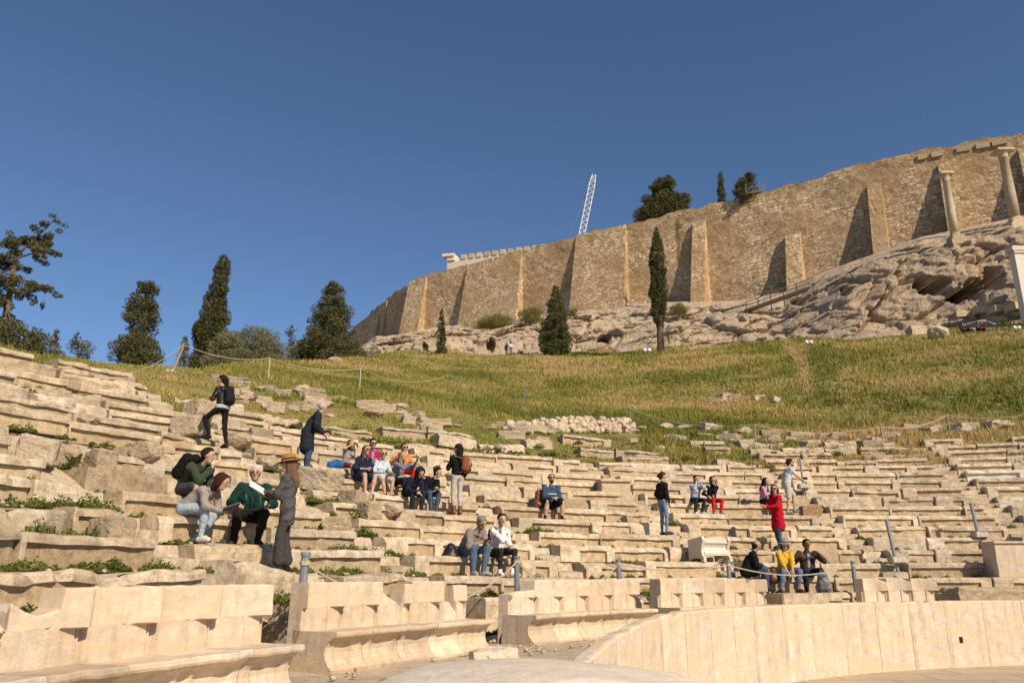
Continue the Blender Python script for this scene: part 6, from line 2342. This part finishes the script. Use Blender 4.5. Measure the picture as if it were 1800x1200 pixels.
    # --- seated man with striped jersey
    r, J, mw = person("stout man in blue jersey with white stripes, black shorts and sunglasses sitting alone", row_loc(967, 5, 0.12), -72, "sit", 1.78, 10, 0, 0, [(-0.06, 0.38, 0.26), (0.08, 0.38, 0.25)], [(-0.20, 0.36, -0.37), (0.28, 0.34, -0.37)], (-10, 2), SKIN,
                      ("jersey", (0.045, 0.075, 0.13), "long"), ("shorts", (0.014, 0.013, 0.013), "shorts"), ((0.03, 0.02, 0.015), "shortbeard"), (0.06, 0.06, 0.06), "sun", None, 1.2, N2, socks=(0.02, 0.02, 0.02))
    v, f = sdf_surface([(J["chest"] - J["sx"] * 0.07 - J["tdir"] * 0.02, J["chest"] + J["sx"] * 0.07 - J["tdir"] * 0.02, 0.138, 0.138)], 0.018, 0.02, [(J["chest"] - J["tdir"] * 0.035, J["tdir"]), (J["chest"] - J["tdir"] * 0.005, -J["tdir"])])
    link("white_stripe", mesh_np("white_stripe", v, f, True), cloth((0.7, 0.7, 0.7)), r)
    c = row_loc(945, 5, 0.30)
    o = soft_bag("handbag", "reddish-brown leather bag standing behind the man in the striped jersey", "bag", c + Vector((0.05, -0.08, 0.0)), 0.34, 0.2, 0.5, (0.16, 0.05, 0.025), 0.2)
    # --- two men
    r, J, mw = person("grey-haired bearded man in taupe sweater looking down at his phone", row_loc(818, 1, 0.14), -42, "sit", 1.82, 36, 0, 0, [(-0.02, 0.56, 0.30), (0.10, 0.56, 0.28)], [(-0.08, 0.42, -0.37), (0.22, 0.44, -0.37)], (-8, -35), SKIN2,
                      ("sweater", (0.24, 0.21, 0.18), "elbow"), ("jeans", (0.085, 0.125, 0.19), "long"), ((0.20, 0.18, 0.165), "shortbeard"), (0.34, 0.33, 0.32), None, None, 1.12, N1)
    slab_thing("phone", "dark phone in the hands of the bearded man in the taupe sweater", "phone", mw, J["wr"][1] + Vector((-0.05, 0.10, 0.03)), (1, 0.1, 0), (0, 0.8, 0.5), (0.075, 0.15, 0.01), cloth((0.02, 0.02, 0.02)))
    c = row_loc(792, 1, 0.16)
    soft_bag("jacket_bundle", "crumpled shiny black jacket hanging over the seat edge beside the bearded man", "jacket", c + Vector((0, 0, -0.10)), 0.34, 0.24, 0.34, (0.015, 0.014, 0.016), 0.1)
    r, J, mw = person("young dark-haired man in white sweater and black trousers with hand at his mouth", row_loc(871, 1, 0.14), -50, "sit", 1.76, 16, 0, 0, [(-0.02, 0.40, 0.26), (0.04, 0.30, 0.60)], [(-0.10, 0.42, -0.37), (0.22, 0.42, -0.37)], (-22, -4), SKIN,
                      ("sweater", (0.72, 0.70, 0.69), "long"), ("trousers", (0.03, 0.026, 0.028), "slim"), ((0.016, 0.012, 0.01), "short"), (0.76, 0.75, 0.74), None, None, 0.96, N1, socks=(0.74, 0.74, 0.74))
    worn_backpack(J, mw, -50, "black rucksack on the shoulder of the young man in white", (0.014, 0.013, 0.014), 0.26, 0.38, 0.13)
    # --- right group
    person("slim woman with hair bun in black jacket and blue jeans standing beside a stair", row_loc(1167, 3, 0.20), 25, "stand", 1.68, 3, 0, 0, [(-0.20, 0.12, 0.90), (0.20, 0.08, 0.86)], [(-0.08, 0.0, 0), (0.08, 0.04, 0)], (-25, -15), SKIN,
           ("jacket", (0.022, 0.016, 0.012), "long"), ("jeans", (0.17, 0.25, 0.36), "slim"), ((0.05, 0.025, 0.016), "bun"), (0.04, 0.05, 0.10), None, None, 0.9, N2, fem=True, inner=(0.32, 0.36, 0.42))
    person("girl in striped blue-white shirt and dark trousers sitting with both hands at her face", row_loc(1222, 6, 0.12), -72, "sit", 1.64, 12, 0, 0, [(-0.07, 0.25, 0.60), (0.07, 0.25, 0.60)], [(0.04, 0.40, -0.36), (0.22, 0.36, -0.36)], (0, 0), SKIN,
           ("shirt", (0.3, 0.3, 0.4), "long"), ("trousers", (0.022, 0.022, 0.026), "long"), ((0.018, 0.013, 0.012), "bun"), (0.7, 0.7, 0.7), None, None, 0.92, N2, fem=True, mat_top=striped((0.10, 0.13, 0.25), (0.55, 0.57, 0.62), 9.0))
    person("boy in black jacket over grey shirt and bright red trousers sitting cross-legged", row_loc(1251, 6, 0.12), -70, "sit", 1.60, 10, 0, 0, [(0.02, 0.22, 0.58), (0.30, 0.28, 0.22)], [(-0.02, 0.42, -0.36), (0.20, 0.38, -0.36)], (6, 0), SKIN,
           ("jacket", (0.013, 0.012, 0.013), "long"), ("trousers", (0.50, 0.02, 0.03), "long"), ((0.045, 0.028, 0.02), "bob"), (0.3, 0.32, 0.32), None, None, 0.96, N2, inner=(0.36, 0.36, 0.38))
    person("long-haired girl in pink sweater and black shorts sitting beside the red coat", row_loc(1342, 6, 0.12), -35, "sit", 1.64, 10, 0, 0, [(-0.05, 0.34, 0.38), (0.12, 0.36, 0.40)], None, (-5, 4), SKIN,
           ("sweater", (0.56, 0.27, 0.36), "long"), ("shorts", (0.014, 0.013, 0.014), "shorts"), ((0.028, 0.016, 0.013), "long"), (0.05, 0.05, 0.05), None, None, 0.95, N2, fem=True)
    person("woman in long bright red coat, jeans and sunglasses standing on the stair", row_loc(1372, 2, 0.30), 200, "stand", 1.72, 2, 0, 0, [(-0.06, 0.34, 1.12), (0.10, 0.36, 1.16)], [(-0.08, 0.06, 0), (0.08, -0.06, 0)], (50, -4), SKIN,
           ("coat", (0.44, 0.010, 0.022), "coat"), ("jeans", (0.05, 0.085, 0.125), "long"), ((0.055, 0.025, 0.015), "bob"), (0.04, 0.05, 0.09), "sun", None, 1.05, N2, fem=True)
    r, J, mw = person("dark-haired man in white polo shirt and beige shorts stepping up towards the stair post", row_loc(1387, 5, 0.20), 5, "stand", 1.76, 14, 0, 0, [(-0.08, 0.52, 1.10), (0.10, 0.52, 1.06)], [(-0.09, 0.24, 0.10), (0.10, -0.08, 0.0)], (-4, -4), SKIN,
                      ("polo_shirt", (0.52, 0.53, 0.54), "short"), ("shorts", (0.50, 0.46, 0.40), "shorts"), ((0.035, 0.02, 0.014), "shortbeard"), (0.16, 0.16, 0.17), "sun", None, 1.05, N2)
    slab_thing("phone", "small black camera phone held out by the man in the white polo shirt", "phone", mw, J["wr"][0] + Vector((0.05, 0.12, 0.04)), (0.2, 1, 0), (0, 0, 1), (0.15, 0.08, 0.02), cloth((0.02, 0.02, 0.02)))
    # --- three at the bottom right
    person("balding man in black jacket and jeans sitting sideways with head bowed", row_loc(1312, 0, 0.16), -12, "sit", 1.76, 22, 0, 0, [(-0.02, 0.44, 0.18), (0.10, 0.46, 0.16)], [(-0.10, 0.44, -0.32), (0.10, 0.46, -0.32)], (0, -28), SKIN2,
           ("jacket", (0.013, 0.012, 0.012), "coat"), ("jeans", (0.06, 0.09, 0.15), "long"), ((0.05, 0.032, 0.022), "bald"), (0.05, 0.04, 0.04), None, None, 1.15, N2)
    person("woman in yellow shirt, grey sun hat and blue jeans seated facing the orchestra", row_loc(1381, 0, 0.14), -82, "sit", 1.68, 6, 0, 0, [(0.00, 0.40, 0.16), (0.10, 0.40, 0.06)], [(-0.12, 0.36, -0.35), (0.32, 0.36, -0.35)], (-8, -8), SKIN,
           ("shirt", (0.60, 0.36, 0.04), "elbow"), ("jeans", (0.13, 0.19, 0.28), "long"), ((0.10, 0.06, 0.04), "bob"), (0.17, 0.065, 0.03), None, ((0.26, 0.25, 0.235), 0.165, 0.11, "sun_hat"), 1.1, N2, fem=True)
    person("dark-haired man in brown jacket raising both hands while seated beside the yellow shirt", row_loc(1421, 0, 0.14), -92, "sit", 1.74, 6, 0, 0, [(-0.20, 0.30, 0.55), (0.26, 0.34, 0.46)], [(-0.12, 0.38, -0.35), (0.20, 0.38, -0.35)], (12, -4), SKIN3,
           ("jacket", (0.065, 0.045, 0.034), "puff"), ("jeans", (0.016, 0.022, 0.042), "long"), ((0.012, 0.010, 0.010), "short"), (0.08, 0.04, 0.025), None, None, 1.05, N2, inner=(0.35, 0.38, 0.45))
    c = row_loc(1449, -1, 0.28)
    soft_bag("backpack", "grey backpack standing on the stone beside the man in the brown jacket", "backpack", c, 0.36, 0.24, 0.46, (0.17, 0.165, 0.18), -0.3)
    c = row_loc(1359, 0, 0.05)
    soft_bag("handbag", "dark brown handbag between the man in black and the woman in yellow", "bag", c + Vector((0, -0.06, -0.12)), 0.26, 0.16, 0.34, (0.10, 0.035, 0.02), 0.1)
    c = row_loc(590, 7, 0.2)
    soft_bag("drawstring_bag", "bright blue cloth bag lying beside the child in red shorts", "bag", c, 0.44, 0.26, 0.20, (0.02, 0.13, 0.36), 0.0)
    # --- far visitors near the cliff
    far = [(898, 621, 100, "stand", "distant visitor in white top at the foot of the rock", (0.6, 0.6, 0.62), (0.1, 0.1, 0.13), 100), (890, 622, 101, "stand", "distant visitor in dark clothes beside the one in white at the rock foot", (0.05, 0.05, 0.06), (0.06, 0.06, 0.08), 60),
           (737, 634, 104, "stand", "distant visitor in turquoise top by the pale rock at the left", (0.25, 0.52, 0.55), (0.1, 0.1, 0.12), 180),
           (1696, 600, 74, "sit", "distant woman in dark blue sitting in the grass below the cliff niches", (0.03, 0.035, 0.06), (0.03, 0.03, 0.04), -100), (1704, 600, 74, "sit", "distant man in maroon sitting in the grass below the cliff niches", (0.08, 0.015, 0.02), (0.03, 0.03, 0.04), -80),
           (1722, 600, 74, "sit", "distant person in grey bending in the grass right of the maroon shirt", (0.09, 0.08, 0.08), (0.03, 0.03, 0.04), -60), (1731, 600, 74, "sit", "distant person in dark red at the right end of the grass sitters", (0.16, 0.015, 0.02), (0.03, 0.03, 0.04), -120)]
    for px, py, y, ps, lab, c1, c2, fc in far:
        a, b = ray(px, py)
        p = Vector((a * y, y, ground(a * y, y)))
        if ps == "sit":
            p.z += 0.35
        else:
            p.z = max(p.z, EYE + b * y - 0.1)
        person(lab, p, fc, ps, 1.7, 8, 0, 0, None, None, (0, 0), SKIN, ("top", c1, "long"), ("trousers", c2, "long"), ((0.03, 0.02, 0.015), "short"), (0.05, 0.05, 0.05), None, None, 1.05, 0.03)


def soft_bag(nm, label, cat, p, w, d, h, col, rz):
    root = thing(nm, label, cat, p, rz)
    r = min(d / 2, h / 2)
    caps = [(Vector((-w / 2 + r, 0, r * 0.8)), Vector((w / 2 - r, 0, r * 0.8)), r * 0.95, r * 0.95), (Vector((-w / 2 + r * 1.1, 0.02, r)), Vector((-w / 2 + r * 1.3, 0.03, max(r, h - r * 0.8))), r, r * 0.7), (Vector((w / 2 - r * 1.1, 0.02, r)), Vector((w / 2 - r * 1.35, 0.03, max(r, h - r * 0.7))), r, r * 0.72)]
    v, f = sdf_surface(caps, 0.016, 0.08, (), 0.008, len(label))
    link("bag_body" if "bag" in nm or "pack" in nm else "cloth", mesh_np("bag_body", v, f, True), cloth(col, "leather" if "brown" in label or "shiny" in label else "cloth"), root)
    if "bag" in nm or "pack" in nm:
        M = MB()
        M.tube([(-w * 0.18, 0, h * 0.85), (-w * 0.12, 0, h * 1.08), (w * 0.12, 0, h * 1.08), (w * 0.18, 0, h * 0.85)], 0.014, 6)
        M.build("handle", cloth(tuple(c * 0.7 for c in col)), root)
        if nm == "backpack":
            v, f = sdf_surface([(Vector((-w * 0.16, -d * 0.5, h * 0.2)), Vector((w * 0.16, -d * 0.5, h * 0.2)), 0.07, 0.07), (Vector((-w * 0.16, -d * 0.48, h * 0.4)), Vector((w * 0.16, -d * 0.48, h * 0.4)), 0.06, 0.06)], 0.016, 0.04)
            link("front_pocket", mesh_np("front_pocket", v, f, True), cloth(tuple(c * 0.85 for c in col)), root)
    return root


build_people()
